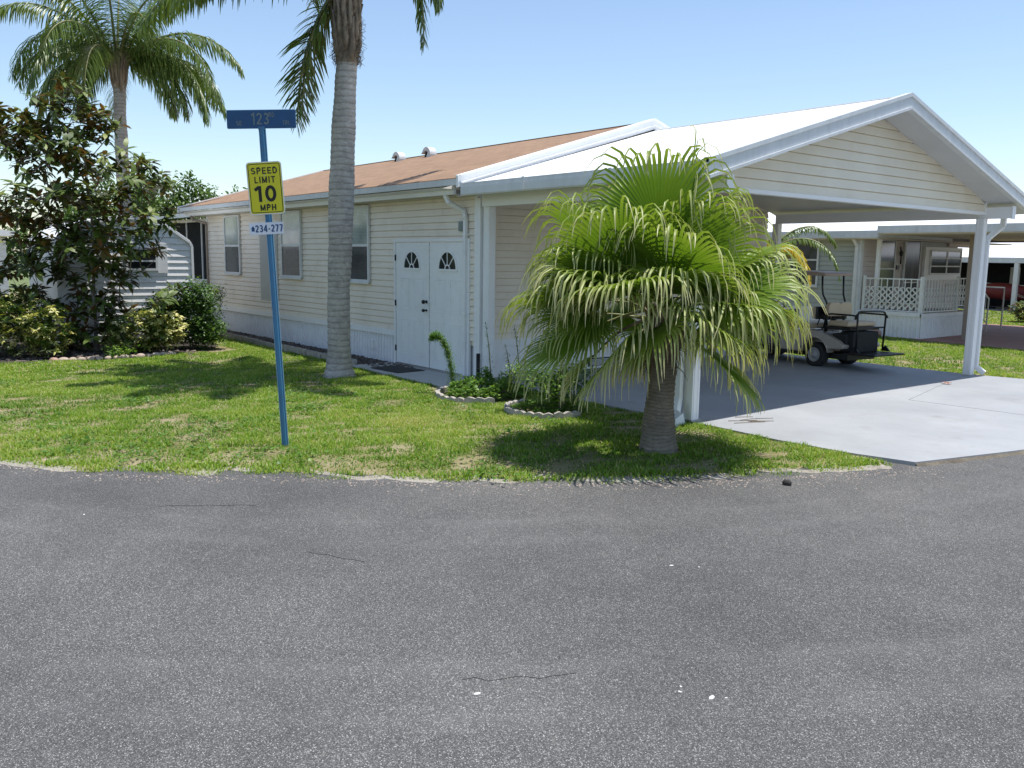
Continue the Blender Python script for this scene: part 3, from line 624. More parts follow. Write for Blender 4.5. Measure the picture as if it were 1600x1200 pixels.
# ------------------------------------------------------------------ plants: helpers
def strip(V, F, T, pts, wid, side, fold=0., t0=0., t1=1., nup=None):
    """leaf blade as two joined bands folded along the middle"""
    n = len(V); m = len(pts)
    for i, p in enumerate(pts):
        s = side[i] if isinstance(side, list) else side; w_ = wid[i]/2
        up = nup[i]*(fold*w_) if nup else Vector((0,0,fold*w_))
        V += [p-s*w_+up, p, p+s*w_+up]; t = t0+(t1-t0)*i/(m-1); T += [t, t, t]
    for i in range(m-1):
        a = n+3*i; F += [(a,a+1,a+4,a+3),(a+1,a+2,a+5,a+4)]
def leaves(name, P, D, N, S, t, m, parent=None, wr=.4, curl=.15, kind=None):
    """many single leaves: base P, direction D, normal N, length S, colour value t (numpy arrays)"""
    P, D, N = (np.asarray(x, float) for x in (P, D, N)); S = np.asarray(S)[:,None]
    D /= np.linalg.norm(D, axis=1)[:,None]; X = np.cross(D, N); X /= (np.linalg.norm(X, axis=1)[:,None]+1e-9); N = np.cross(X, D)
    k = len(P); V = np.empty((k,6,3)); w_ = S*wr/2
    V[:,0] = P; V[:,1] = P+D*S*.35-X*w_*.92+N*S*.05; V[:,2] = P+D*S*.35+X*w_*.92+N*S*.05
    V[:,3] = P+D*S*.72-X*w_*.72-N*S*curl*.3+N*S*.03; V[:,4] = P+D*S*.72+X*w_*.72-N*S*curl*.3+N*S*.03; V[:,5] = P+D*S-N*S*curl
    f = np.array([[0,2,1,1],[1,2,4,3],[3,4,5,5]])
    tri = np.array([[0,2,1],[1,2,4],[1,4,3],[3,4,5]])
    F = (np.arange(k)[:,None,None]*6+tri[None]).reshape(-1,3)
    o = npmesh(name, V.reshape(-1,3), F, m, parent, {'t': np.repeat(t, 6)}, True)
    if kind: o['kind'] = kind
    return o
def randdir(n, zlo=-1):
    v = RNG.normal(size=(n*4,3)); v /= np.linalg.norm(v, axis=1)[:,None]; v = v[v[:,2] > zlo][:n]; return v
def grow(root, trunk, tips, m, r0=.006, pull=.25, step=.22, name='branches', pw=2.2):
    """woody skeleton: every tip joined to the nearest lower node"""
    nodes = [Vector(p) for p in trunk]; par = [-1]+list(range(len(trunk)-1)); leaf_ = []
    base = nodes[0]
    for tp in sorted(tips, key=lambda q: (Vector(q)-base).length):
        tp = Vector(tp); best, bi = 1e9, 0
        for i, q in enumerate(nodes):
            if q.z > tp.z+.02 and i > 0: continue
            d = (tp-q).length+pull*abs((q-base).length)*.15+max(0, .5-(tp.z-q.z))*.3
            if d < best: best, bi = d, i
        q = nodes[bi]; dist = (tp-q).length; k = max(1, int(dist/step)); last = bi
        for j in range(1, k+1):
            f = j/k; p = q.lerp(tp, f); p += Vector((random.gauss(0,.03), random.gauss(0,.03), -.12*dist*math.sin(math.pi*f)*.5))*(1 if j < k else 0)
            nodes.append(p); par.append(last); last = len(nodes)-1
        leaf_.append(last)
    rad = [0.]*len(nodes); ch = [0]*len(nodes)
    for i in range(len(nodes)-1, -1, -1):
        if rad[i] == 0: rad[i] = r0**pw
        if par[i] >= 0: rad[par[i]] += rad[i]*.98
    rad = [r**(1/pw) for r in rad]; b = MB()
    for i in range(1, len(nodes)):
        r = rad[i]; b.tube([nodes[par[i]], nodes[i]], [min(rad[par[i]], r*1.35), r], 6 if r > .02 else 4, cap=False)
    return b.build(name, m, root)

# ------------------------------------------------------------------ fan palm
def trunk_of(b, path, radii, n=22, rough=.02, ringamp=.012, ringk=11):
    vs = []; m = len(path)
    for i, (p, r) in enumerate(zip(path, radii)):
        for k in range(n):
            a = 2*math.pi*k/n; q = noise.noise(Vector((math.cos(a)*1.2, math.sin(a)*1.2, p[2]*2.2)))*rough + (ringamp if (p[2]*ringk) % 1 > .5 else 0)
            vs.append((p[0]+(r+q)*math.cos(a), p[1]+(r+q)*math.sin(a), p[2]))
    b.add(vs, [(i*n+k, i*n+(k+1) % n, (i+1)*n+(k+1) % n, (i+1)*n+k) for i in range(m-1) for k in range(n)]+[list(range((m-1)*n, m*n))], True)
FP = Vector((-5.66, 6.44, 0))
fan = thing('fan_palm', 'short fan palm with drooping split fronds in front of the carport', 'palm tree', FP)
b = MB(); zs = np.arange(-.06, 1.42, .022)
trunk_of(b, [(FP.x-.02*z, FP.y+.03*z, z) for z in zs], [float(np.interp(z, [-.06,.02,.15,.5,.9,1.4], [.205,.185,.16,.135,.125,.12])) for z in zs], 30, .02, .007, 19)
b.build('trunk', M['fantrunk'], fan)
def petiole_curve(c, az, el, L_, droop, n=6):
    p = Vector(c); d = Vector((math.cos(az)*math.cos(el), math.sin(az)*math.cos(el), math.sin(el))); pts = [p.copy()]
    for i in range(n): d = (d+Vector((0,0,-droop/n))).normalized(); p = p+d*(L_/n); pts.append(p.copy())
    return pts, d
def fan_frond(root, c, az, el, L_, Rr, droop, tone=0., dead=False, nseg=58):
    pts, a = petiole_curve(c, az, el, L_, droop)
    b = MB(); b.tube(pts, [.017-.0015*i for i in range(len(pts))], 6); 
    h = pts[-1]; s = a.cross(Vector((0,0,1)))
    s = s.normalized() if s.length > .1 else Vector((-math.sin(az), math.cos(az), 0)); nrm = s.cross(a).normalized()
    tw = random.uniform(-.75,.75) if not dead else 0; s, nrm = (s*math.cos(tw)+nrm*math.sin(tw)), (nrm*math.cos(tw)-s*math.sin(tw))
    V = []; F = []; T = []; span = R(118 if not dead else 50); dphi = 2*span/nseg
    hangvar = random.uniform(.8,1.25)
    for k in range(nseg):
        ph = -span+dphi*(k+.5); q = abs(ph)/span
        Ls = Rr*(1.02-.30*q*q)*random.uniform(.95,1.05)
        fuse = Rr*(.66-.24*q); d = (a*math.cos(ph)+s*math.sin(ph)+nrm*(.16*q)).normalized()
        sd = (-a*math.sin(ph)+s*math.cos(ph)).normalized(); P = []; Wd = []; Sd = []; Nn = []; p = h.copy(); N_ = 11; tot = Ls*random.uniform(1.10,1.42)*(1.15 if dead else 1)
        g = random.uniform(.5,1.5)*hangvar; turn = random.gauss(0,.16); jitter = Vector((random.gauss(0,.14), random.gauss(0,.14), 0))
        for i in range(N_+1):
            f = i/N_; l = tot*f; P.append(p.copy()); w1 = 2*l*math.tan(dphi/2)*1.03
            fs = fuse/tot
            if f > fs: w1 = 2*fuse*math.tan(dphi/2)*max(.07, (1-(f-fs)/(1-fs))**.62)*.95
            Wd.append(max(w1, .003)); Sd.append(sd.copy()); Nn.append(sd.cross(d).normalized()*(1 if k % 2 else 1))
            if f > fs*.9:
                u = (f-fs*.9)/(1-fs*.9); d = (d+Vector((0,0,-1))*(.04+1.15*max(0, min(1, (u-.22)*2.6)))*g*(1.5 if dead else 1)+jitter*u).normalized()
                sd = (sd+d.cross(sd)*turn*.6); sd = (sd-d*sd.dot(d)).normalized()
            else: d = (d+Vector((0,0,-.012))).normalized()
            p = p+d*(tot/N_)*(1 if p.z > .62 else .25)
        strip(V, F, T, P, Wd, Sd, .55, 0+tone, 1.0+tone, Nn)
    T = [max(0, min(1, x)) for x in T]
    fr = npmesh('frond', [tuple(v) for v in V], np.array(F), M['fan'], root, {'t': T}, False)
    b.build('petiole', M['petiole'] if not dead else M['boot'], fr)
random.seed(21)
CR = Vector((FP.x-.02, FP.y+.05, 1.30))-UH*.06; N = 29
for i in range(N):
    f = i/(N-1); az = i*2.39996+.5; el = R(76-84*f**.95)+random.gauss(0,.14)
    fan_frond(fan, CR+Vector((math.cos(az)*.07, math.sin(az)*.07, .20-.24*f)), az, el, random.uniform(.50,.72)-.10*f, random.uniform(.76,.88)-.10*f, .10+.24*f, tone=-.08+.10*f+random.gauss(0,.04))
# camera side fronds that show their faces, and dead ones hanging
for az, el, L_ in ((R(-35), R(40), .34), (R(-95), R(35), .5), (R(18), R(20), .45), (R(-125), R(20), .62), (R(52), R(32), .50), (R(-128), R(-8), .62)):
    fan_frond(fan, CR+Vector((math.cos(az)*.08, math.sin(az)*.08, .1)), az, el, L_, .84, .35, tone=random.uniform(-.05,.05))
for az, L_ in ((R(-128), .62), (R(60), .66), (R(150), .5)):
    fan_frond(fan, CR+Vector((math.cos(az)*.1, math.sin(az)*.1, .0)), az, R(-8), L_, .62, .9, tone=.38, dead=True, nseg=22)
b = MB()
for i in range(26):
    a = i*2.4; z = .85+.5*(i/26); r = .105; p = Vector((FP.x-.02+math.cos(a)*r, FP.y+.03+math.sin(a)*r, z))
    b.tube([p, p+Vector((math.cos(a)*.05, math.sin(a)*.05, .12)), p+Vector((math.cos(a)*.12, math.sin(a)*.12, .22+random.uniform(-.05,.08)))], [.035,.026,.012], 6)
for i in range(150):
    a = random.uniform(0, 6.28); z = random.uniform(.85,1.4); p = Vector((FP.x+math.cos(a)*.125, FP.y+math.sin(a)*.125, z)); d = Vector((random.gauss(0,.05)+math.cos(a)*.05, random.gauss(0,.05)+math.sin(a)*.05, -random.uniform(.08,.22)))
    b.tube([p, p+d*.5+Vector((math.cos(a)*.03,math.sin(a)*.03,0)), p+d], [.006,.005,.002], 3, cap=False)
b.build('leaf_boots', M['boot'], fan)

# ------------------------------------------------------------------ feather palms
def feather(root, c, az, el, L_, curv, leaf_l, nl=62, m=None, tone=0, name='frond', wl=.026, hang=1., twist=0., t1=.6):
    p = Vector(c); d = Vector((math.cos(az)*math.cos(el), math.sin(az)*math.cos(el), math.sin(el))); pts = []; ds = []
    K = 26
    for i in range(K+1):
        pts.append(p.copy()); ds.append(d.copy()); f = i/K
        d = (d+Vector((0,0,-1))*curv*(.35+1.3*f)/K*2.2+Vector((-math.sin(az),math.cos(az),0))*twist/K).normalized(); p = p+d*(L_/K)
    b = MB(); b.tube(pts, [.038*(1-.9*i/K)+.004 for i in range(K+1)], 5)
    V = []; F = []; T = []
    for j in range(nl):
        f = .10+.90*j/(nl-1); x = f*K; i = min(int(x), K-1); q = x-i; P0 = pts[i].lerp(pts[i+1], q); dd = ds[i]
        s = dd.cross(Vector((0,0,1))); s = s.normalized() if s.length > .15 else Vector((-math.sin(az),math.cos(az),0)); up = s.cross(dd).normalized()
        Ll = leaf_l*(.35+.65*math.sin(math.pi*min(1, f*.92+.1)))*random.uniform(.85,1.1)
        for sg_ in (-1, 1):
            aup = random.uniform(-.55,.6); out = (s*sg_*math.cos(aup)+up*math.sin(aup)); dl = (out*.95+dd*random.uniform(.45,.75)).normalized(); pp = P0.copy(); PP = []; WW = []
            n_ = 5
            for k in range(n_+1):
                PP.append(pp.copy()); WW.append(wl*(.5+.5*math.sin(math.pi*(k+.6)/(n_+1))) if k < n_ else .003)
                dl = (dl+Vector((0,0,-1))*.30*hang*random.uniform(.8,1.2)).normalized(); pp = pp+dl*(Ll/n_)
            sd = dl.cross(out).normalized() if dl.cross(out).length > .05 else dd
            sd = (dd-dl*dd.dot(dl)*.9).normalized(); tt = tone+random.gauss(0,.08)
            strip(V, F, T, PP, WW, sd, .35, tt, tt+t1)
    T = [max(0, min(1, x)) for x in T]
    fr = npmesh(name, [tuple(v) for v in V], np.array(F), m or M['queen'], root, {'t': T}); b.build('rachis', M['petiole'], fr); return fr
random.seed(5)
TP = Vector((-12.14, 6.30, 0))
tall = thing('queen_palm', 'tall ringed grey palm trunk rising past the frame before the house', 'palm tree', TP)
zz = list(np.arange(-.06, 5.0, .028))
tx = lambda z: (float(np.interp(z, [0,1.37,2.35,3.77,4.65,6], [-12.145,-12.14,-12.115,-12.07,-12.04,-12.0])), float(np.interp(z, [0,1.37,2.35,3.77,4.65,6], [6.30,6.31,6.345,6.40,6.44,6.48])))
b = MB(); trunk_of(b, [(*tx(z), z) for z in zz], [float(np.interp(z, [-.06,.02,.12,.35,1.4,2.35,3.0,3.8,4.6,5], [.27,.24,.205,.178,.165,.185,.185,.175,.15,.15])) for z in zz], 26, .014, .006, 11)
b.build('trunk', M['queentrunk'], tall)
b = MB(); c = tx(5)
for i in range(40):
    a = i*2.39996; f = i/40; z = 4.72+1.2*f; r = .15-.02*f; q = tx(z); p = Vector((q[0]+math.cos(a)*r, q[1]+math.sin(a)*r, z)); o_ = Vector((math.cos(a), math.sin(a), 0))
    b.tube([p-o_*.03, p+o_*.035+Vector((0,0,.16)), p+o_*.04+Vector((0,0,.38)), p+o_*(.05+.05*random.random())+Vector((0,0,.5+.15*random.random()))], [.055,.045,.03,.014], 6)
trunk_of(b, [(*tx(z), z) for z in np.arange(4.7, 6.4, .05)], [.16-.03*max(0, z-4.9) for z in np.arange(4.7,6.4,.05)], 14, .03)
for i in range(520):
    a = random.uniform(0,6.28); z = random.uniform(4.75,5.5); q = tx(z); o_ = Vector((math.cos(a), math.sin(a), 0)); p = Vector((q[0],q[1],z))+o_*.185
    b.tube([p, p+o_*.02+Vector((random.gauss(0,.04),random.gauss(0,.04),-.05)), p+Vector((random.gauss(0,.04),random.gauss(0,.04),-.11))], [.004,.004,.002], 3, cap=False)
b.build('crown_shaft', M['boot'], tall)
def queen_crown(root, c, spec, ll=.62, nl=64, k=1., hang=1., wl=.026):
    for az, el, L_, cv in spec: feather(root, Vector(c)+Vector((math.cos(R(az))*.08, math.sin(R(az))*.08, 0)), R(az), R(el), L_*k, cv, ll, nl, tone=random.uniform(0,.25), hang=hang, wl=wl)
q = tx(5.6); LZ = 6.6
# one frond hangs down on the left in front of the sky, the rest arch above the frame
random.seed(9)
for az_, el_, L_, cv_, z_, ll_, hg in ((-126,-50,2.2,1.2,5.85,.74,.35),(-138,-42,2.0,1.5,5.8,.62,.4),(52,30,2.0,2.7,6.2,.5,.8),(-127,14,3.3,.62,5.95,.66,1.1),(-138,22,3.1,.7,6.0,.6,1.1)):
    feather(tall, (tx(z_)[0]+.1*math.cos(R(az_)), tx(z_)[1]+.1*math.sin(R(az_)), z_), R(az_), R(el_), L_, cv_, ll_, 84, tone=.05, wl=.026, hang=hg)
queen_crown(tall, (q[0], q[1], LZ), [(-100,40,2.9,.85),(-150,35,3.1,.8),(-172,50,3.0,.75),(165,30,2.9,.85),(130,45,2.8,.9),(95,35,2.8,.85),(60,62,2.6,.8),(30,45,2.5,.95),(52,20,1.9,1.6),(5,45,2.8,.85),(-35,48,2.6,1.0),(-60,60,2.8,.8),(-80,70,2.6,.7),(50,78,2.6,.6),(140,72,2.6,.6),(-125,72,2.9,.6),(-140,15,2.7,.75)], .7, 84, 1., 1.2, .04)
BPp = Vector((-23.55, 6.28, 0))
bp_ = thing('queen_palm', 'leafy queen palm with full drooping crown behind the white shed', 'palm tree', BPp)
zz = list(np.arange(-.05, 6.2, .05)); bx = lambda z: (BPp.x+.02*z, BPp.y+.0+.025*math.sin(z))
b = MB(); trunk_of(b, [(*bx(z), z) for z in zz], [float(np.interp(z, [-.06,.1,.5,5], [.24,.2,.17,.145])) for z in zz], 20, .02, .006, 9)
b.build('trunk', M['queentrunk'], bp_)
b = MB()
for i in range(30):
    a = i*2.39996; f = i/30; z = 5.75+.6*f; qx = bx(z); p = Vector((qx[0]+math.cos(a)*.12, qx[1]+math.sin(a)*.12, z)); o_ = Vector((math.cos(a), math.sin(a), 0))
    b.tube([p-o_*.03, p+o_*.04+Vector((0,0,.2)), p+o_*.09+Vector((0,0,.5)), p+o_*.18+Vector((0,0,.75))], [.05,.045,.03,.014], 6)
b.build('crown_shaft', M['boot'], bp_)
queen_crown(bp_, (bx(5.1)[0], bx(5.1)[1], 6.45), [(az+random.uniform(-8,8), el, L_, cv*1.3) for az, el, L_, cv in
    [(-128,38,2.9,.85),(-110,55,3.3,.75),(-150,28,2.6,1.0),(-175,45,3,.85),(160,30,2.7,1.),(130,55,3,.8),(100,35,3,.9),(75,30,3.0,.95),(52,44,3.3,.8),(50,20,2.3,1.15),(28,38,3,.85),(0,50,3.0,.85),(-30,30,2.5,1.05),(-55,45,2.8,.9),(-85,30,2.6,1.0),(-130,65,3.1,.65),(60,66,3.3,.6),(-20,72,2.8,.6),(150,75,2.8,.5),(-75,66,3,.65),(45,5,1.9,1.0),(-140,5,1.8,1.1),(-120,20,2.6,1.2),(62,28,2.8,1.2),(40,30,3.0,1.2),(-137,48,3.2,1.0),(15,62,3,.8),(-100,10,2.2,1.2)]], .72, 110, 1.05, 1.25, .024)

# ------------------------------------------------------------------ magnolia
random.seed(31); RNG = np.random.default_rng(31)
MG = Vector((-17.8, 4.1, 0))
mag = thing('magnolia_tree', 'dark glossy magnolia with rusty leaf undersides in front of the white shed', 'tree', MG)
LOBES = [(135,140,24,22),(112,152,18,16),(150,165,18,20),(40,178,40,22),(12,190,16,30),(78,178,20,15),(165,185,26,22),(122,205,26,26),(60,205,40,22),(182,180,12,26),(95,232,36,24),(150,232,38,28),(228,235,24,18),(205,262,28,20),(246,262,12,10),
 (60,278,20,10),(112,280,40,24),(160,288,30,24),(215,300,32,24),(52,305,44,18),(245,318,18,20),(80,340,48,24),(150,340,50,28),(212,345,30,28),(60,385,34,18),(130,388,52,28),(190,398,26,20),(255,425,18,16),(38,430,34,14),(150,438,40,18),(95,440,30,18),(20,300,16,14),(20,400,14,10),(70,470,50,16),(110,490,50,16),(180,478,34,16),(150,462,34,18)]
tips = []; SC_ = 74.
for cx, cy, rx, ry in LOBES:
    for i in range(max(8, int(rx*ry/40))):
        while 1:
            a, c = random.uniform(-1,1), random.uniform(-1,1)
            if a*a+c*c < 1: break
        u = (cx+a*rx-150)/SC_; z = 5.08-(cy+c*ry-115)/SC_*.945; dep = random.gauss(0, .52)*(1 if cy > 220 else .6)
        tips.append(MG+UH*u+NH*dep+Vector((0,0,z)))
grow(mag, [MG+Vector((0,0,-.05)), MG+Vector((.02,.02,.5)), MG+Vector((.03,.0,1.0)), MG+Vector((0,.04,1.6)), MG+Vector((0,.06,2.3)), MG+Vector((.0,.0,3.1)), MG+Vector((.0,-.02,3.9))], tips, M['bark'], .005, step=.3)
P, D, Nn, S, T = [], [], [], [], []
for tp in tips:
    ax = (Vector((tp.x-MG.x, tp.y-MG.y, 0))*.25+Vector((random.gauss(0,.35), random.gauss(0,.35), 1))).normalized(); o1 = ax.orthogonal().normalized(); o2 = ax.cross(o1); tone = random.random()
    for k in range(random.randint(10, 15)):
        a = k*2.4+random.random(); f = random.random(); el = random.uniform(-.6, .7)
        d = (o1*math.cos(a)+o2*math.sin(a))*math.cos(el)+ax*math.sin(el)
        P.append(tp-ax*.10*(1-f)+d*.015); D.append(d); Nn.append(ax+Vector((0,0,.3))); S.append(random.uniform(.16,.25)); T.append(min(1, max(0, .55*tone+.45*random.random())))
leaves('foliage', P, D, Nn, S, np.array(T), M['magnolia'], mag, .42, .12)

# ------------------------------------------------------------------ shrubs
def shrub(name, label, cat, base, blobs, m, n_tips, per, size, wr, group=None, whorl=True, tones=(0,1), branch=True, curl=.15, up=.5, r0=.004):
    root = thing(name, label, cat, base, 0, group); base = Vector(base); tips = []
    tot = sum(b[3]*b[4] for b in blobs)
    for (u, dp, z, ru, rz, rd) in blobs:
        for i in range(max(2, int(n_tips*ru*rz/tot))):
            v = Vector(RNG.normal(size=3)).normalized()*(random.random()**.33)
            q = base+UH*(u+v.x*ru)+NH*(dp+v.y*rd)+Vector((0,0,max(.04, z+v.z*rz))); tips.append(q)
    if branch: grow(root, [base+Vector((0,0,-.03)), base+Vector((0,0,.12)), base+Vector((.02,0,.3))], random.sample(tips, min(len(tips), 90)), M['bark'], r0, step=.2)
    P, D, N_, S, T = [], [], [], [], []
    for tp in tips:
        tone = random.uniform(*tones); ax = Vector((random.gauss(0,.4), random.gauss(0,.4), 1)).normalized(); o1 = ax.orthogonal().normalized(); o2 = ax.cross(o1)
        for k in range(per):
            a = k*6.283/per+random.random()*.7; el = random.uniform(-.3, up); d = (o1*math.cos(a)+o2*math.sin(a))*math.cos(el)+ax*math.sin(el)
            off = d*.01 if whorl else Vector(RNG.normal(size=3))*.05
            P.append(tp+off); D.append(d); N_.append(ax); S.append(size*random.uniform(.7,1.25)); T.append(min(1, max(0, tone+random.gauss(0,.12))))
    leaves('foliage', P, D, N_, S, np.array(T), m, root, wr, curl); return root
GB = 'shrubs around the magnolia'
shrub('variegated_shrub', 'big yellow and green variegated shrub at the left edge under the magnolia', 'shrub', (-17.75,2.55,0), [(-.9,.1,.5,.7,.5,.5),(-.3,.35,.55,.7,.55,.5),(.45,.3,.5,.65,.5,.5),(-.5,0,.95,.6,.35,.4),(.9,.25,.5,.5,.5,.45),(.3,.1,.85,.5,.3,.4)], M['varieg'], 1500, 8, .085, .42, tones=(-.25,.95), up=.5)
shrub('variegated_shrub', 'smaller yellow variegated shrub between the magnolia trunk and the leafy green shrub', 'shrub', (-16.95,4.75,0), [(0,.1,.42,.55,.40,.4),(.45,.1,.45,.4,.36,.35),(-.45,.1,.30,.3,.28,.3)], M['varieg'], 640, 8, .085, .42, tones=(-.1,1.05))
shrub('leafy_shrub', 'bushy dark green shrub leaning against the right side of the white shed', 'shrub', (-17.25,5.75,0), [(0,0,.55,.55,.55,.45),(.1,.1,1.0,.4,.35,.35),(-.55,.1,.6,.4,.5,.4),(.35,.1,.35,.35,.32,.3)], M['green'], 1000, 9, .075, .5, whorl=False)
shrub('leafy_shrub', 'low light green weed clump on the bed edge in front of the shrubs', 'shrub', (-16.35,4.15,0), [(0,0,.12,.25,.12,.15)], M['bright'], 40, 7, .06, .5, whorl=False, branch=False)
shrub('leafy_shrub', 'airy pale green shrub sprouting at the far house corner', 'shrub', (-19.6,6.85,0), [(0,0,.45,.35,.4,.3),(.2,0,.9,.25,.3,.2)], M['bright'], 110, 8, .07, .45, whorl=False)
# left edge fan-leaved plant behind the shrubs
random.seed(77)
yuc = thing('dwarf_palm', 'pale green spiky palm at the left edge behind the magnolia', 'palm tree', (-20.6,2.05,0))
b = MB(); b.tube([(-20.6,2.05,0),(-20.6,2.05,.5),(-20.58,2.07,1.25)], [.13,.11,.10], 10); b.build('trunk', M['fantrunk'], yuc)
for i in range(13): fan_frond(yuc, Vector((-20.58,2.07,1.25)), i*2.4, R(70-90*i/13), .45, .62, .3, tone=.3, nseg=26)
random.seed(3)

# ------------------------------------------------------------------ planter rings and plants
def scallops(name, label, cx, cy, r, a0, a1, n, h, group, m, gap=.0):
    """curved scalloped concrete edging pieces, each piece its own thing"""
    da = (a1-a0)/n; ns = 3
    proto = None
    for i in range(n):
        am = a0+da*(i+.5); tilt = random.gauss(0, .02)
        b = MB(); vs = []; K = 8*ns
        for k in range(K+1):
            a = (k/K-.5)*da*.965; z = h*(.74+.26*abs(math.sin(math.pi*k/8)))+random.gauss(0,.0015)
            for rr in (r+.028, r-.028): vs += [(rr*math.cos(a)-r, rr*math.sin(a), -.04), (rr*math.cos(a)-r, rr*math.sin(a), z)]
        fs = []
        for k in range(K):
            q = 4*k; fs += [(q,q+4,q+5,q+1),(q+2,q+3,q+7,q+6),(q+1,q+5,q+7,q+3),(q,q+2,q+6,q+4)]
        fs += [(0,1,3,2),(4*K,4*K+2,4*K+3,4*K+1)]
        b.add(vs, fs); o = b.build(name, m)
        o.location = (cx+r*math.cos(am), cy+r*math.sin(am), random.gauss(0,.004)); o.rotation_euler = (tilt, random.gauss(0,.03), am); tag(o, label, 'garden edging', group)
scallops('edging_block', 'scalloped concrete edging block of the ring around the tall ferny plant', -9.36, 7.02, .62, R(-170), R(-22), 4, .075, 'scalloped edging of the ring planted with ferny stalks', M['gravelish'])
scallops('edging_block', 'scalloped concrete edging block of the ring nearer the fan palm', -7.95, 6.98, .52, R(-190), R(5), 5, .08, 'scalloped edging of the ring beside the fan palm', M['gravelish'])
# straight edging along the house bed
def straight_edging():
    proto = None; x = -21.6; n = 0
    while x < -13.5:
        L_ = .60; b = MB(); K = 48; vs = []
        for k in range(K+1):
            u = L_*(k/K)*.985; z = .095+.022*abs(math.sin(math.pi*k/8))
            for yy in (-.025, .025): vs += [(u,yy,-.05),(u,yy,z)]
        fs = []
        for k in range(K):
            q = 4*k; fs += [(q,q+4,q+5,q+1),(q+2,q+3,q+7,q+6),(q+1,q+5,q+7,q+3),(q,q+2,q+6,q+4)]
        fs += [(0,1,3,2),(4*K,4*K+2,4*K+3,4*K+1)]
        if proto is None: proto = o = MB().add(vs, fs).build('edging_block', M['gravelish'])
        else: o = proto.copy(); col.objects.link(o)
        y = 7.12+.03*math.sin(x*.9)+(.06 if x < -20 else 0)
        o.location = (x, y, random.gauss(0,.006)); o.rotation_euler = (random.gauss(0,.03), random.gauss(0,.012), random.gauss(.01,.02))
        tag(o, 'straight scalloped concrete edging block along the mulch strip by the house wall', 'garden edging', 'edging blocks along the house bed'); x += .605
straight_edging()
for i in range(15):
    f = i/14; r = random.uniform(.05,.085); c = Vector((-16.38+.12*math.sin(f*3), 3.1+1.95*f, .02)); b = MB(); pr = []
    b.lathe([(r*math.sin(math.pi*k/7)*(1+random.gauss(0,.06))+.001, -r*.7*math.cos(math.pi*k/7)) for k in range(8)], (0,0,0), 9)
    o = b.build('edge_stone', M['stone'] if i != 0 else M['brownrock']); o.location = c; o.rotation_euler = (0,0,random.random()*6); o.scale = (1.25, .9, 1)
    tag(o, 'pale rounded stone in the row edging the shrub bed' if i else 'reddish rounded stone at the start of the row edging the shrub bed', 'stone', 'stones edging the shrub bed')
# foxtail-like plume
def plume(base, pts, label, dens=55, ln=.10, width=.004, m='bright', taper=True):
    root = thing('asparagus_fern', label, 'plant', base); P, D, N_, S, T = [], [], [], [], []
    pts = [Vector(p) for p in pts]; b = MB(); b.tube(pts, [.008]*(len(pts)-1)+[.003], 5); b.build('stem', M['petiole'], root)
    for i in range(len(pts)-1):
        for k in range(dens):
            f = random.random(); p = pts[i].lerp(pts[i+1], f); g = (i+f)/(len(pts)-1); d = Vector(RNG.normal(size=3)).normalized()+Vector((0,0,.25)); L_ = ln*(1-.55*g if taper else 1)*random.uniform(.5,1.1)
            for q in range(4):
                o = Vector(RNG.normal(size=3))*.012
                P.append(p+d*L_*q*.22+o); D.append(d+Vector(RNG.normal(size=3))*.5); N_.append((0,0,1)); S.append(.035); T.append(random.random())
    leaves('needles', P, D, N_, S, np.array(T), M[m], root, .22, .1)
pb_ = Vector((-9.74,6.80,.02))
def up_(b_, du, z, dn=0): q = Vector(b_)+UH*du+NH*dn; q.z = z; return q
plume(pb_, [pb_, up_(pb_,-.02,.25), up_(pb_,-.05,.45), up_(pb_,-.10,.62), up_(pb_,-.17,.76), up_(pb_,-.26,.80), up_(pb_,-.32,.76)], 'bright green bottlebrush plume bending over in front of the double door', 170, .135)
for du, h, dn, lb in ((.52,1.0,-.1,'thin bare stalk with sparse needles by the black pipe'),(.92,.95,-.1,'tall thin stalk with sparse needles beside the carport siding'),(.80,.68,-.05,'short thin needle stalk in front of the corner post')):
    q = up_(pb_, du, .02, dn); plume(q, [q, up_(q,-.01,h*.3), up_(q,-.04,h*.65), up_(q,-.09,h)], lb, 14, .10, taper=True, m='green')
def carpet(name, label, c, r, n, hmax, m, size, tall=0, cat='plant', wr=.55):
    root = thing(name, label, cat, (c[0],c[1],0)); P, D, N_, S, T = [], [], [], [], []
    for i in range(n):
        a = random.uniform(0,6.283); q = math.sqrt(random.random()); x, y = c[0]+r*q*math.cos(a), c[1]+r*q*math.sin(a); h = hmax*(1-q*q*.75)*(.55+.6*noise.noise(Vector((x*5,y*5,0))))
        z = max(.02, h*random.uniform(.5,1)); d = Vector(RNG.normal(size=3)); d.z = abs(d.z)*.4+.05
        P.append((x,y,z)); D.append(d); N_.append((random.gauss(0,.3),random.gauss(0,.3),1)); S.append(size*random.uniform(.6,1.3)); T.append(random.random())
    leaves('foliage', P, D, N_, S, np.array(T), M[m], root, wr, .15); return root
carpet('leafy_plant', 'mound of fresh green leafy weeds inside the ring by the double door', (-9.30,7.07), .55, 4200, .50, 'bright', .055)
carpet('ground_cover', 'low bright green ground cover filling the ring beside the fan palm', (-7.98,6.98), .48, 3600, .20, 'bright', .035)
shrub('leafy_shrub', 'loose twiggy green shrub rising from the ring beside the fan palm', 'shrub', (-7.72,7.02,0), [(0,0,.28,.24,.24,.22),(.12,0,.48,.28,.16,.2),(-.42,0,.50,.28,.12,.2),(-.2,.05,.35,.25,.15,.2)], M['bright'], 430, 7, .05, .5, whorl=False, r0=.0025)
MB().box(0,0,0,0,0,0) if False else None
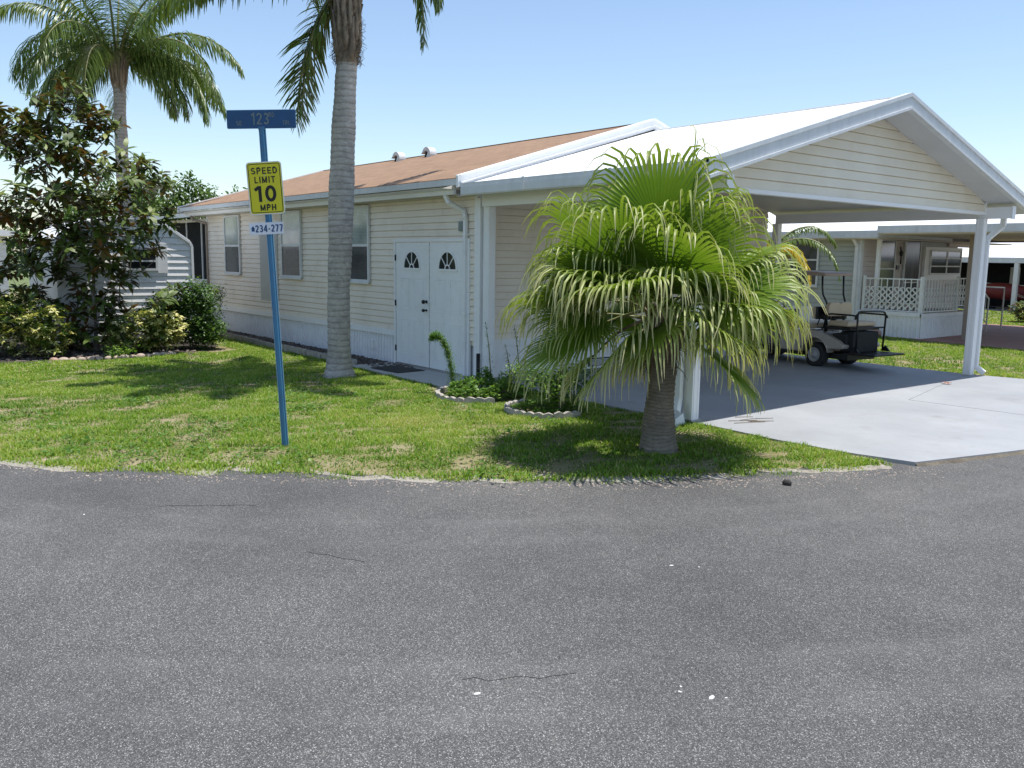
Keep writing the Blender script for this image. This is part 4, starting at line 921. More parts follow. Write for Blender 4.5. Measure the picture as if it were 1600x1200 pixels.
o = MB().box(-.40,.40,-.27,.27,0,.012).build('door_mat', M['mat_'], bevel=.004); o.location = (-12.25,7.42,.02); o.rotation_euler = (0,0,R(3)); tag(o, 'dark rubber door mat in front of the left door leaf', 'door mat')
o = MB().lathe([(.001,0),(.05,.0),(.055,.03),(.035,.055),(.001,.06)], (0,0,0), 9).build('road_stone', M['darkstone']); o.location = (-4.14,6.38,-.014); o.scale = (.8,.6,.75); tag(o, 'small black stone lying on the asphalt at the lawn edge', 'stone')
b = MB()
for i in range(9):
    p = Vector((-6.02+random.gauss(0,.1), 8.46+random.gauss(0,.14), .028)); d = Vector((random.gauss(.1,.05), random.gauss(.16,.05), .006)); b.tube([p-d*.6, p, p+d*.6], .004, 4)
tag(b.build('dry_twigs', M['dry']), 'scatter of dry palm twigs on the sunny driveway edge', 'twigs', kind='stuff')
o = leaves('dry_leaf', [(-6.2,13.60,.03),(-6.15,13.66,.03),(-6.18,13.70,.035)], [(1,.3,.2),(.2,1,.3),(-1,.4,.2)], [(0,0,1)]*3, [.13,.11,.12], np.array([.5]*3), M['dryleaf'], None, .5, .3); tag(o, 'curled reddish dry leaf on the driveway', 'leaf')

# ------------------------------------------------------------------ shed
sh = thing('garden_shed', 'white lap sided metal shed with rounded shoulders behind the magnolia', 'shed', (-19.0, 5.1, 0))
Y0, Y1, YM = 3.75, 6.38, 5.06; prof = [(Y0,0),(Y0,2.02),(Y0+.04,2.10),(Y0+.50,2.42),(YM,2.58),(Y1-.50,2.42),(Y1-.04,2.10),(Y1,2.02),(Y1,0)]
def py(z, s):
    if z < 2.02: return Y1 if s > 0 else Y0
    ys = np.interp(z, [2.02,2.10,2.42,2.58], [0,.04,.50,YM-Y0]); return (Y1-ys) if s > 0 else (Y0+ys)
MB().prism(prof[::-1], 'x', -21.9, -19.01).build('body', M['white'], sh)
b = MB(); clap(b, (-19.0,0,0), (0,1,0), (1,0,0), lambda z: py(z,-1), lambda z: py(z,1), .04, 2.55, .135, .03)
b.build('front_siding', M['rawhite'], sh)
b = MB(); q = [(y,z) for y, z in prof]
for a, c in zip(q[:-1], q[1:]): b.bar((-18.97,*a), (-18.97,*c), .05, .07, up=(1,0,0))
b.build('edge_trim', M['white'], sh)
b = MB()
for a, c in zip(prof[1:-1], prof[2:-1]): b.bar((-21.95,a[0],a[1]+.02), (-18.93,a[0],a[1]+.02), .01, .01) if 0 else None
b.prism([(y, z+.015) for y, z in prof[1:-1]]+[(y, z+.045) for y, z in prof[1:-1]][::-1], 'x', -21.95, -18.95); b.build('roof', M['rawhite'], sh)
xwindow(sh, 5.02, 5.66, 1.50, 1.98, -18.98, [1.70], M['dark'])
MB().box(-18.99,-18.955,5.66,5.86,1.45,2.03).build('shutter', M['white'], sh)
# white neighbour beyond on the left
lh = thing('white_building', 'low white building glimpsed through the magnolia at far left', 'building', (-30,0,0))
b = MB().box(-34,-30.2,-4,4.6,0,2.25); clap(b, (-30.2,-4,0), (0,1,0), (1,0,0), 0, 8.6, .3, 2.25, .2, .03); b.build('wall', M['white'], lh)
MB().prism([(-4.6,2.3),(4.9,2.3),(4.9,2.42),(.2,3.1),(-4.6,2.42)][::-1], 'x', -34.4, -29.8).build('roof', M['rawhite'], lh)
xwindow(lh, 2.2, 3.2, 1.1, 1.9, -30.18, [1.5], M['glass'])

# ------------------------------------------------------------------ background trees
def bigtree(name, label, base, blobs, n, leaf, m='far', group=None, trunk_h=1.5, spread=.5):
    root = thing(name, label, 'tree', base, 0, group); base = Vector(base); tips = []; tot = sum(q[4]**2 for q in blobs)
    for (dx, dy, z, _, r) in blobs:
        for i in range(int(n*r*r/tot)):
            v = Vector(RNG.normal(size=3)).normalized()*(random.random()**.4)*r; tips.append(base+Vector((dx+v.x, dy+v.y, max(.3, z+v.z*.9))))
    grow(root, [base, base+Vector((0,0,trunk_h*.5)), base+Vector((.05,0,trunk_h))], random.sample(tips, min(60, len(tips))), M['bark'], .012, step=.6)
    P, D, N_, S, T = [], [], [], [], []
    for tp in tips:
        tone = random.random()*.7
        for k in range(14): P.append(tp+Vector(RNG.normal(size=3))*.14); D.append(Vector(RNG.normal(size=3))+Vector((0,0,.2))); N_.append((random.gauss(0,.6),random.gauss(0,.6),1)); S.append(leaf*random.uniform(.6,1.3)); T.append(min(1,tone+random.random()*.35))
    leaves('foliage', P, D, N_, S, np.array(T), M[m], root, .5, .2)
GT = 'trees behind the houses on the left'
bigtree('leafy_tree', 'light green tree with upright sprouts above the far end of the brown roof', (-36.5,11.2,0), [(0,0,2.2,0,1.6),(-.5,-1.3,2.3,0,1.2),(.6,1.2,2.9,0,1.0),(0,.2,3.5,0,.8),(1.0,2.6,3.1,0,.9),(.3,-1.0,3.2,0,.7),(1.4,3.8,3.4,0,.8),(0,-.6,4.2,0,.6),(.3,1.6,4.1,0,.6),(.2,2.7,3.9,0,.5),(0,.6,4.0,0,.8),(0,1.0,4.7,0,.4),(0,-.2,4.75,0,.35),(0,2.0,3.3,0,1.0),(0,-1.1,3.6,0,.8)], 900, .17)
bigtree('leafy_tree', 'leafy green tree between the queen palm crown and the shed roof', (-35,8.4,0), [(0,0,2.6,0,1.4),(.2,-1.2,2.4,0,1.2),(0,1.2,3.0,0,.9),(0,-.4,3.3,0,.8),(0,1.6,3.8,0,.7),(0,.4,4.1,0,.5)], 460, .17)
bigtree('leafy_tree', 'greyish far tree at the left edge of the photograph', (-54,7.2,0), [(0,-2.5,2.2,0,2.0),(0,0,3.0,0,1.6),(0,-4,3.0,0,1.8),(0,2,2,0,1.6)], 300, .28)
bigtree('leafy_tree', 'tree whose top peeks over the brown roof beside the speed limit sign', (-52,20.5,0), [(0,0,4.4,0,1.5),(.5,.9,5.0,0,1.0)], 120, .25)

# ------------------------------------------------------------------ golf cart
CO = Vector((-8.59,14.43,.02)); CA = R(171)
cart = thing('golf_cart', 'champagne golf cart with beige rear facing seat parked under the carport', 'golf cart', CO, CA)
CM = wm(cart)
def cmb(): return MB(CM)
def cprism(name, poly, y0, y1, m, parent=cart, bevel=.015):
    b = cmb(); b.prism(poly, 'y', y0, y1); return b.build(name, m, parent, bevel=bevel)
def wheel(x, y, side):
    s_ = side; b = cmb(); r = .225
    b.lathe([(r*.55,-.08*s_),(r*.86,-.085*s_),(r*.97,-.06*s_),(r,-.03*s_),(r,.03*s_),(r*.97,.06*s_),(r*.86,.085*s_),(r*.58,.082*s_),(r*.55,.05*s_),(.001,.05*s_)], (x,y,r-.015), 28, 'y')
    w_ = b.build('wheel', M['rubber'], cart)
    b = cmb(); b.lathe([(r*.56,.052*s_),(r*.58,.088*s_),(r*.52,.092*s_),(r*.46,.07*s_),(r*.30,.066*s_),(r*.28,.085*s_),(r*.20,.088*s_),(r*.18,.10*s_),(.001,.10*s_)], (x,y,r-.015), 24, 'y')
    b.build('hub_cap', M['hub'], w_)
for x, s_ in ((0,1),(0,-1),(1.70,1),(1.70,-1)): wheel(x, .41*s_, s_)
arch = lambda cx, r, a0, a1, n=9: [(cx+r*math.cos(R(a0+(a1-a0)*i/n)), .22+r*math.sin(R(a0+(a1-a0)*i/n))) for i in range(n+1)]
# rear body with wheel arches cut out on the sides
side = [(-.60,.36),(-.62,.42),(-.50,.50),(-.32,.57),(-.15,.62),(.20,.655),(.62,.60),(.78,.53),(.84,.30),(.80,.24),(.32,.24)]+arch(0,.29,10,172)+[(-.30,.34)]
for y0, y1 in ((.30,.50),(-.50,-.30)): cprism('body_side', side[::-1], y0, y1, M['cartbody'])
cprism('body', [(-.45,.30),(-.45,.52),(-.15,.60),(.20,.64),(.62,.58),(.80,.50),(.80,.24),(.30,.30)][::-1], -.30, .30, M['cartbody'])
pts = arch(0,.315,15,160,12)
for s_ in (1,-1): cmb().tube([(x, s_*.50, z) for x, z in pts], .018, 6).build('wheel_arch_lip', M['cartbody'], cart)
b = cmb().box(-.62,2.15,-.36,.36,.16,.26).box(.35,1.42,-.47,.47,.19,.235).box(-.10,.10,-.30,.30,.17,.30); b.build('chassis', M['black'], cart)
b = cmb().box(-.70,-.42,-.33,.33,.30,.66).box(-.60,-.30,-.40,.40,.40,.62); b.build('rear_box', M['rubber'], cart, bevel=.02)
b = cmb().box(.80,1.55,-.46,.46,.235,.27); b.build('floor', M['rubber'], cart)
cprism('front_cowl', [(1.38,.26),(1.30,.60),(1.28,.86),(1.42,.90),(1.75,.74),(2.15,.50),(2.25,.36),(2.2,.28),(1.98,.28)]+[(1.70+.27*math.cos(R(a)), .22+.27*math.sin(R(a))) for a in range(20,161,20)]+[(1.43,.26)], -.49, .49, M['cartbody'])
b = cmb().box(1.24,1.34,-.46,.46,.55,.94); b.build('dashboard', M['black'], cart, bevel=.02)
b = cmb(); b.tube([(1.25,.2,.80),(1.05,.2,.98)], .018, 8)
ring = [Vector((1.02+.17*math.cos(a)*.55, .2+.17*math.sin(a), 1.0+.17*math.cos(a)*.83)) for a in np.linspace(0, 6.283, 21)]
b.tube(ring, .014, 6, cap=False); b.tube([ring[5], ring[15]], .010, 6); b.tube([ring[0], Vector((1.02,.2,1.0))], .010, 6); b.build('steering_wheel', M['black'], cart)
def cushion(name, x0, x1, y0, y1, z0, z1, m, parent=cart, bv=.035, tilt=None):
    b = cmb().box(x0,x1,y0,y1,z0,z1); o = b.build(name, m, parent); md = o.modifiers.new('bevel','BEVEL'); md.width = bv; md.segments = 4; o.data.polygons.foreach_set('use_smooth', [True]*len(o.data.polygons)); return o
cushion('front_seat', .20, .72, -.44, .44, .66, .76, M['vinyl'])
for y0, y1 in ((.03,.40),(-.40,-.03)):
    fb = cushion('front_backrest', .10, .20, y0, y1, .84, 1.06, M['vinyl']); cushion('backrest_shell', .065, .10, y0-.005, y1+.005, .835, 1.065, M['black'], fb, .015)
rs = cushion('rear_seat', -.60, -.16, -.37, .37, .74, .83, M['vinyl'])
b = cmb().box(-.66,-.10,-.39,.39,.685,.735); b.build('seat_pan', M['black'], rs, bevel=.01)
# rear backrest, two humps
b = cmb(); pr = [(-.36,.93),(-.36,1.06),(-.33,1.12),(-.28,1.145),(-.14,1.15),(-.05,1.14),(0,1.115),(.05,1.14),(.14,1.15),(.28,1.145),(.33,1.12),(.36,1.06),(.36,.93),(.32,.895),(-.32,.895)]
b.prism([(y*.86,z) for y, z in pr], 'x', -.12, -.03); o = b.build('rear_backrest', M['vinyl'], cart, bevel=.022)
b = cmb()
for y in (-.22,.22): b.tube([(-.02,y,.62),(.0,y,.90),(.06,y,1.0)], .018, 6); b.tube([(.0,y,.68),(.22,y,.68),(.14,y,.86)], .012, 6)
b.tube([(0,-.3,.84),(0,.3,.84)], .016, 6); b.build('seat_frame', M['black'], cart)
b = cmb()
for s_ in (1,-1): b.tube([(.0,.24*s_,.62),(-.01,.24*s_,1.12),(.07,.27*s_,1.28),(.085,.28*s_,1.40),(.10,.28*s_,1.63)], .018, 8)
b.build('canopy_strut', M['black'], cart)
b = cmb()
for s_ in (1,-1): b.tube([(1.32,.42*s_,.85),(1.20,.40*s_,1.15),(1.06,.34*s_,1.63)], .015, 8)
b.build('canopy_strut', M['black'], cart)
b = cmb(); pr = [(-.02,1.615),(-.03,1.64),(0,1.665),(.2,1.685),(.7,1.70),(1.2,1.685),(1.36,1.665),(1.38,1.635),(1.36,1.615)]
b.prism(pr[::-1], 'y', -.36, .36); b.build('canopy', M['cartroof'], cart, bevel=.02)
for s_ in (1,-1):
    b = cmb(); y = .45*s_; b.tube([(.31,y,.60),(.32,y,.75),(.36,y,.785),(.44,y,.78),(.66,y,.60)], .014, 8); b.build('hip_handle', M['black'], cart)
    b = cmb(); y = .40*s_; b.tube([(-.10,y,.70),(-.14,y,.90),(-.19,y,.945),(-.26,y,.955),(-.70,y,.955),(-.77,y,.945),(-.80,y,.90)], .016, 8); b.build('arm_rail', M['black'], cart)
b = cmb(); b.tube([(-.82,.40,.33),(-.81,.40,.95),(-.80,.37,1.01),(-.79,.30,1.03),(-.77,-.30,1.01),(-.76,-.37,.99),(-.76,-.40,.93),(-.74,-.40,.33)], .017, 8)
b.tube([(-.60,-.36,.72),(-.76,-.40,.73)], .014, 6); b.tube([(-.66,.38,.72),(-.81,.40,.74)], .014, 6); b.build('grab_bar', M['black'], cart)
b = cmb().add([(-.55,-.40,.30),(-.55,.42,.30),(-1.22,.42,.315),(-1.18,-.42,.315),(-.55,-.40,.26),(-.55,.42,.26),(-1.22,.42,.285),(-1.18,-.42,.285)], [(0,3,2,1),(4,5,6,7),(0,1,5,4),(1,2,6,5),(2,3,7,6),(3,0,4,7)])
fp = b.build('foot_platform', M['black'], cart, bevel=.008)
b = cmb()
for y in (-.40,.40): b.prism([(-.90,.315),(-.70,.315),(-.80,.42)][::-1], 'y', y-.01, y+.01)
b.build('gusset', M['black'], fp)

# ------------------------------------------------------------------ neighbour house
nb = thing('grey_neighbour_house', 'sage grey mobile home with white roof and raised side porch beyond the carport', 'house', (-12.03,21.3,0))
NX = -12.03
b = MB().box(-26, NX-.01, 21.31, 26.6, .0, 2.62)
clap(b, (-26,21.3,0), (1,0,0), (0,-1,0), 0, 26+NX, .66, 2.62, .125)
b.build('front_siding', M['greysiding'], nb)
b = MB(); clap(b, (NX,21.3,0), (0,1,0), (1,0,0), 0, 2.1, .66, 2.66, .125); clap(b, (NX,23.35,0), (0,1,0), (1,0,0), 0, 3.26, .3, 2.66, .125)
b.build('side_siding', M['pinksiding'], nb)
MB().box(NX, NX+.03, 24.35, 25.9, 2.28, 2.66).build('grey_panel', M['greysiding'], nb)
MB().box(-11.98,-11.93,25.9,27.6,2.36,2.75).build('awning_board', M['pinksiding'], nb)
xwindow(nb, 22.02, 22.90, .72, 2.50, NX+.03, [1.72], M['glass'], 'side_door')
xwindow(nb, 23.40, 24.30, .72, 2.60, NX+.03, [1.35], mat('curtained_glass', (.10,.10,.10), (.05,.05,.055), 3, .15, stretch=(1,6,.3)), 'screen_door')
MB().box(NX+.02,NX+.10,24.50,26.75,1.42,2.34).build('window_box', M['white'], nb)
xwindow(nb, 24.75, 26.65, 1.56, 2.26, NX+.10, [1.8,2.03], M['glass'], 'jalousie_window', 25.75)
b = MB().tube([(NX+.06,23.15,2.32),(NX+.09,23.15,2.1),(NX+.09,23.15,1.85)], .02, 8); b.lathe([(.001,-.07),(.035,-.05),(.05,.05),(.03,.08),(.001,.1)], (NX+.09,23.15,2.12), 10); b.build('wall_lantern', M['black'], nb)
MB().box(NX+.02,NX+.04,23.06,23.2,1.70,1.82).build('number_tile', M['black'], nb)
window(nb, -15.4, -13.25, 1.22, 2.55, 21.275, 1.93, M['glass'], M['glass'])
b = MB(); skirt_wall(b, (-26,21.27,0), (1,0,0), (0,-1,0), 26-10.35, 0, .62, .11); b.box(-26,-10.36,21.29,21.4,0,.62); b.box(-26,-10.33,21.24,21.27,.56,.66)
b.build('front_skirting', M['skirt'], nb)
b = MB(); skirt_wall(b, (-10.34,21.27,0), (0,1,0), (1,0,0), 2.7, 0, .60, .11); b.box(-10.45,-10.35,21.3,23.97,0,.6); b.box(-10.36,-10.32,21.24,23.97,.56,.64); b.build('porch_skirting', M['skirt'], nb)
MB().box(NX,-10.36,21.28,23.97,.62,.66).build('porch_floor', M['gravelish'], nb)
MB().box(-12.16,-11.98,21.15,21.28,.0,2.55).build('corner_board', M['offwhite'], nb)
b = MB().bar((-11.66,21.45,.66),(-11.66,21.45,2.6),.09,.09).bar((-10.42,21.35,.64),(-10.42,21.35,.66),.09,.09); b.build('porch_board', M['white'], nb)
spout('downspout', [(-12.13,20.95,2.58),(-12.13,21.0,2.48),(-12.08,21.12,2.30),(-12.08,21.12,.1)], nb, M['offwhite'], .08, .05)
# roof : a lower part on the left, a slightly higher part over porch and carport
def nroof(name, x0, x1, y0, z0, y1):
    b = MB(); yr = 24.9; zr = z0+(yr-y0)*.245
    b.prism([(y0,z0),(yr,zr),(y1,z0),(y1,z0-.03),(yr,zr-.03),(y0,z0-.03)], 'x', x0, x1); rf = b.build(name, M['rawhite'], nb)
    MB().box(x0, x1, y0-.03, y0+.03, z0-.17, z0+.012).build('fascia', M['fascia'], rf)
    MB().box(x0, x1, y0+.03, y1, z0-.20, z0-.17).build('ceiling', mat('tan_ceiling', (.66,.60,.53), rough=.6), rf)
    MB().box(x1-.02, x1+.02, y0-.02, yr, z0-.16, z0-.0).build('end_trim', M['fascia'], rf); return rf
nroof('main_roof', -26.4, -11.42, 20.9, 2.67, 28.9)
r2 = nroof('porch_roof', -11.42, -2.6, 20.88, 2.78, 28.9)
b = MB().box(-11.9,-2.8,28.0,28.12,2.53,2.66).box(-12.0,-2.8,27.98,28.14,2.66,2.70); b.build('rear_beam', M['tanwood'], nb)
for x, y in ((-9.62,22.1),(-5.2,22.1),(-5.2,27.95)): MB().box(x-.06,x+.06,y-.06,y+.06,.02,2.58).build('porch_post', M['tanwood'], nb)
# lattice railings
def railing(a, c, z0=.68, z1=1.50, nm='porch_railing', lat=(.72,1.24)):
    a = Vector((*a,0)); c = Vector((*c,0)); d = c-a; L_ = d.length; u = d/L_; nrm = Vector((-u.y,u.x,0)); up = Vector((0,0,1))
    q = lambda s_, z, o=0: a+u*s_+up*z+nrm*o
    b = MB(); b.bar(q(0,z1-.02), q(L_,z1-.02), .035, .03)
    b.bar(q(0,z0+.0), q(L_,z0+.0), .035, .03); b.bar(q(0,lat[0]+.62*0+.16), q(L_,lat[0]+.16), .02, .015)
    for s_ in (0, L_): b.bar(q(s_,.64), q(s_,z1+.05), .06, .06)
    s_ = .15
    while s_ < L_-.06: b.bar(q(s_,z0), q(s_,z1-.03), .018, .018); s_ += .155
    rl = b.build(nm, M['lattice'], nb)
    b = MB(); H = lat[1]-lat[0]; p = .155; k = -int(H/p)-1
    while k*p < L_:
        s0 = k*p
        for sgn in (1,-1):
            x0, x1, za, zb = s0, s0+H, lat[0], lat[1]
            if x0 < 0: za += -x0; x0 = 0
            if x1 > L_: zb -= x1-L_; x1 = L_
            if x1-x0 > .05:
                if sgn == 1: b.bar(q(x0,za,.02), q(x1,zb,.02), .008, .032, up=tuple(nrm.cross(u+up)))
                else: b.bar(q(x0,lat[1]-(za-lat[0]),.032), q(x1,lat[1]-(zb-lat[0]),.032), .008, .032, up=tuple(nrm.cross(u-up)))
        k += 1
    i = 0
    while i*p < L_:      # scalloped top edge
        c_ = q(min(L_, (i+.5)*p), lat[1]-.03, .026); pts = [c_+u*(.078*math.cos(R(t_)))+up*(.06*math.sin(R(t_))) for t_ in range(0,181,30)]
        for e, f in zip(pts[:-1], pts[1:]): b.bar(e, f, .010, .026)
        i += 1
    b.build('lattice_panel', M['lattice'], rl)
railing((-11.92,21.33),(-10.42,21.33)); railing((-10.40,21.36),(-10.40,23.2)); railing((-10.40,23.24),(-10.40,24.05), .80, 1.52, 'porch_railing', (.84,1.28))
b = MB()
for i in range(3): b.box(-11.3+0,-10.42,23.98+.28*i,23.98+.28*(i+1),.02,.50-.16*i)
b.build('porch_steps', M['gravelish'], nb)
hr = MB(); hr.tube([(-10.38,24.1,1.45),(-10.36,25.05,.95),(-10.36,25.05,.03)], .022, 6)
hr.tube([(-10.38,24.1,.75),(-10.36,25.0,.30)], .016, 6)
for y in (24.3,24.5,24.7,24.9): hr.tube([(-10.37,y,.75-.5*(y-24.1)),(-10.37,y,1.45-.53*(y-24.1))], .010, 5)
hr.build('step_handrail', M['lattice'], nb)
hr = MB().tube([(-11.2,24.3,1.30),(-10.6,26.6,1.22),(-10.6,26.6,.03)], .024, 6).tube([(-11.2,24.3,.05),(-11.2,24.3,1.3)], .02, 6); hr.build('step_handrail', M['lattice'], nb)
b = MB(); b.lathe([(.001,0),(.10,0),(.14,.06),(.13,.13),(.06,.19),(.001,.2)], (0,0,0), 10); o = b.build('rusty_rock', M['brownrock']); o.location = (-11.42,21.12,0); o.scale = (1.2,.9,1); tag(o, 'rusty brown and white rock on the grass before the neighbour porch skirting', 'rock')
# yellow and green feather palm in front of the neighbour
random.seed(12)
ypv = Vector((-13.35,19.1,0)); yp = thing('yellowing_palm', 'small feather palm with one golden frond behind the fan palm', 'palm tree', ypv)
MB().tube([ypv, ypv+Vector((.02,0,1.0)), ypv+Vector((.05,0,2.15))], [.12,.10,.09], 10).build('trunk', M['fantrunk'], yp)
for az, el, L_, cv, mm, tn in ((20,36,2.35,1.4,'queen',.1),(-12,28,1.55,1.15,'yellowfrond',.45),(0,18,1.7,1.3,'yellowfrond',.35),(60,50,2.2,1.1,'queen',.1),(110,40,2.2,1.1,'queen',.1),(-160,45,2.2,1.1,'queen',.1),(-110,35,2.0,1.2,'queen',.2),(-70,35,1.8,1.3,'yellowfrond',.2),(165,60,2.2,.9,'queen',0)):
    feather(yp, ypv+Vector((.05,0,2.15)), R(az), R(el), L_, cv, .26, 60, M[mm], tn, wl=.03)
# ------------------------------------------------------------------ far house
fh = thing('far_white_roof_house', 'low house with bright white roof and open carport bays in the far distance', 'house', (-14.5,37.8,0))
b = MB().prism([(37.75,2.15),(42.6,2.95),(47.5,2.15),(47.5,1.96),(37.75,1.96)][::-1], 'x', -30, -2); b.build('roof', M['rawhite'], fh)
MB().box(-30,-2,37.68,37.75,1.94,2.16).build('fascia', M['fascia'], fh)
b = MB().box(-15.6,-2,41.5,41.6,0,1.97); clap(b, (-15.6,41.5,0), (1,0,0), (0,-1,0), 0, 13, .05, 1.96, .16); b.build('back_wall', mat('taupe_siding', (.30,.27,.25), (.26,.235,.22), 2, .6), fh)
MB().box(-30,-15.6,41.4,46,0,1.96).build('dark_bay', M['dark'], fh)
for x in (-30,-24,-17.9,-14.66,-10.8,-7): MB().box(x-.08,x+.08,37.70,37.86,0,1.95).build('post', M['offwhite'], fh)
MB().box(-16.3,-15.9,41.35,41.4,1.0,1.75).build('white_notice', M['fascia'], fh)
fs = MB().prism([(-31,37.7),(-2,37.7),(-2,41.5),(-31,41.5)], 'z', -.06, .01).build('far_driveway', mat('far_concrete', (.30,.29,.28), rough=.9)); fs['kind'] = 'structure'
# red hull on its side under the far carport
b = MB(); N_ = 14; vs = []; K = 8
for i in range(N_+1):
    f = i/N_; x = -16.9+3.0*f; w_ = .34*math.sin(math.pi*min(1, f*1.0+.02))**.55+.01; zc_ = .82-.14*f
    for k in range(K+1): a = math.pi*k/K; vs.append((x, 38.9-.30*math.sin(a)*w_/.34, zc_+w_*math.cos(a)))
b.add(vs, [(i*(K+1)+k, i*(K+1)+k+1, (i+1)*(K+1)+k+1, (i+1)*(K+1)+k) for i in range(N_) for k in range(K)], True)
kt = thing('red_boat', 'faded red boat hull on its side under the far carport', 'boat', (-15.4,38.9,0)); b.build('hull', M['red'], kt)
MB().bar((-16.9,38.88,1.10),(-13.95,38.88,.98),.04,.05).build('gunwale', M['offwhite'], kt)
b = MB()
for x in (-16.2,-14.8): b.box(x-.06,x+.06,38.8,39.1,0,.42); b.box(x-.35,x+.35,38.75,39.1,.0,.08)
b.build('cradle', M['dark'], kt)
wb = thing('red_wheelbarrow', 'small red wheelbarrow tub beside the white post of the far carport', 'wheelbarrow', (-13.9,38.3,0))
MB().add([(-14.35,38.0,.85),(-13.6,38.0,.80),(-13.6,38.6,.80),(-14.35,38.6,.85),(-14.2,38.1,.38),(-13.8,38.1,.38),(-13.8,38.5,.38),(-14.2,38.5,.38)], [(0,1,5,4),(1,2,6,5),(2,3,7,6),(3,0,4,7),(4,5,6,7)]).build('tub', M['red'], wb)
MB().lathe([(.18,-.04),(.2,0),(.18,.04)], (-13.55,38.3,.2), 14, 'y').build('wheel', M['rubber'], wb)
MB().bar((-14.9,38.1,.7),(-13.5,38.2,.25),.03,.03).bar((-14.9,38.5,.7),(-13.5,38.4,.25),.03,.03).bar((-14.3,38.1,.4),(-14.4,38.1,0),.03,.03).bar((-14.3,38.5,.4),(-14.4,38.5,0),.03,.03).build('handles', M['tanwood'], wb)
random.seed(8)
shrub('flower_bush', 'dark leafy bush with reddish tips at the right edge beside the far lawn', 'shrub', (-11.6,31.0,0), [(0,0,.35,.55,.38,.5),(.5,0,.5,.5,.4,.4)], M['magnolia'], 260, 8, .12, .4)
GR = 'trees beyond the far houses'
for i, (x, y, r) in enumerate(((-40,70,4),(-20,74,3.6),(-2,72,4),(-60,60,4))):
    bigtree('distant_tree', ['broad distant tree beyond the white roofs', 'distant tree right of the broad one beyond the white roofs', 'distant tree at the far right beyond the white roofs', 'distant tree far left beyond the brown roof'][i], (x,y,0), [(0,0,1.3,0,r*.45),(r*.5,0,1.2,0,r*.4),(-r*.5,0,1.2,0,r*.4)], 160, .35, group=GR)

# ------------------------------------------------------------------ grass
def grass(name, label, n, xr, yr, size, width, inside, seed):
    rng = np.random.default_rng(seed); x = rng.uniform(*xr, n*3); y = rng.uniform(*yr, n*3)
    # cheap smooth noise from summed sines of random direction
    def fn(k, sc, sd):
        r2 = np.random.default_rng(sd); v = np.zeros_like(x)
        for _ in range(k):
            a = r2.uniform(0, 6.28); f = sc*r2.uniform(.6,1.6); v += np.sin((x*math.cos(a)+y*math.sin(a))*f+r2.uniform(0,6.28))
        return v/math.sqrt(k)
    big = fn(7, 1.6, 1); mid = fn(9, 5.5, 2); fine = fn(9, 17, 3)
    keep, edge = inside(x, y); dens = .78+.18*big+.25*mid+.22*fine
    dens = np.where(edge < .7, dens-(.7-edge)*.45, dens); keep &= rng.uniform(0, 1, len(x)) < np.clip(dens, .03, 1)
    idx = np.nonzero(keep)[0][:n]; x, y, big, mid, fine = x[idx], y[idx], big[idx], mid[idx], fine[idx]; k = len(x); edge = edge[idx]
    a = rng.uniform(0, 6.283, k); L_ = size*rng.uniform(.45,1.25,k)*(1+.22*np.clip(mid,-1,1)+.2*np.clip(fine,-1,1)); lean = rng.uniform(.35,1.5,k)
    dx, dy = np.cos(a), np.sin(a); px, py_ = -dy, dx; w_ = width*rng.uniform(.6,1.3,k)/2
    V = np.empty((k,5,3)); z0 = -.012*np.ones(k)-np.clip(.12-edge,0,.1)*.3
    ca, sa = np.cos(lean*.45), np.sin(lean*.45); m1 = np.stack([x+dx*L_*.55*sa, y+dy*L_*.55*sa, z0+L_*.55*ca], 1)
    ca2, sa2 = np.cos(lean*1.15), np.sin(lean*1.15); tip = m1+np.stack([dx*L_*.5*sa2, dy*L_*.5*sa2, L_*.5*ca2], 1)
    side = np.stack([px*w_, py_*w_, 0*w_], 1); base = np.stack([x, y, z0], 1)
    V[:,0] = base-side; V[:,1] = base+side; V[:,2] = m1-side*.85; V[:,3] = m1+side*.85; V[:,4] = tip
    tri = np.array([[0,1,3],[0,3,2],[2,3,4]]); F = (np.arange(k)[:,None,None]*5+tri[None]).reshape(-1,3)
    t = np.clip(.50+.13*big+.12*mid+rng.normal(0,.16,k)+np.clip(.5-edge,0,.5)*.3, 0, .86); dry = rng.uniform(0,1,k) < .07+.05*np.clip(-big,0,1); t[dry] = rng.uniform(.88,1,dry.sum())
    o = npmesh(name, V.reshape(-1,3), F, M['grass'], None, {'t': np.repeat(t,5)}); tag(o, label, 'grass', kind='stuff'); return o
def in_front(x, y):
    e = np.interp(y, EY, EX)-x; k = e > -.03+.10*np.sin(y*5.1+1)*np.sin(y*2.3)
    k &= ~((x > -22) & (x < -13.3) & (y > 7.08)); k &= ~((x >= -13.3) & (x < -9.72) & (y > 6.98)); k &= ~((x > -10.7) & (y > 7.83))
    k &= ~((x < -16.5) & (y < 6.4) & (y > -2)); k &= ~(((x+9.36)**2+(y-7.02)**2) < .58**2); k &= ~(((x+7.95)**2+(y-6.98)**2) < .47**2)
    k &= ~(((x-FP.x)**2+(y-FP.y)**2) < .22**2); k &= y < 7.95
    for cx, cy, rx, ry, q in ((-7.9,2.9,.5,.22,.5),(-8.6,2.1,.6,.2,.4),(-7.0,3.6,.4,.2,.4),(-12.3,6.0,.4,.3,.6)):
        k &= ~((((x-cx)/rx)**2+((y-cy)/ry)**2 < 1) & (np.sin(x*97+y*61)*.5+.5 < q))
    d = x*.779-y*.627    # only the wedge the photo can see
    return k, e
grass('lawn_grass', 'thick yellow green lawn grass between the road and the house', 280000, (-14.5,-3.8), (.2,7.95), .048, .011, in_front, 4)
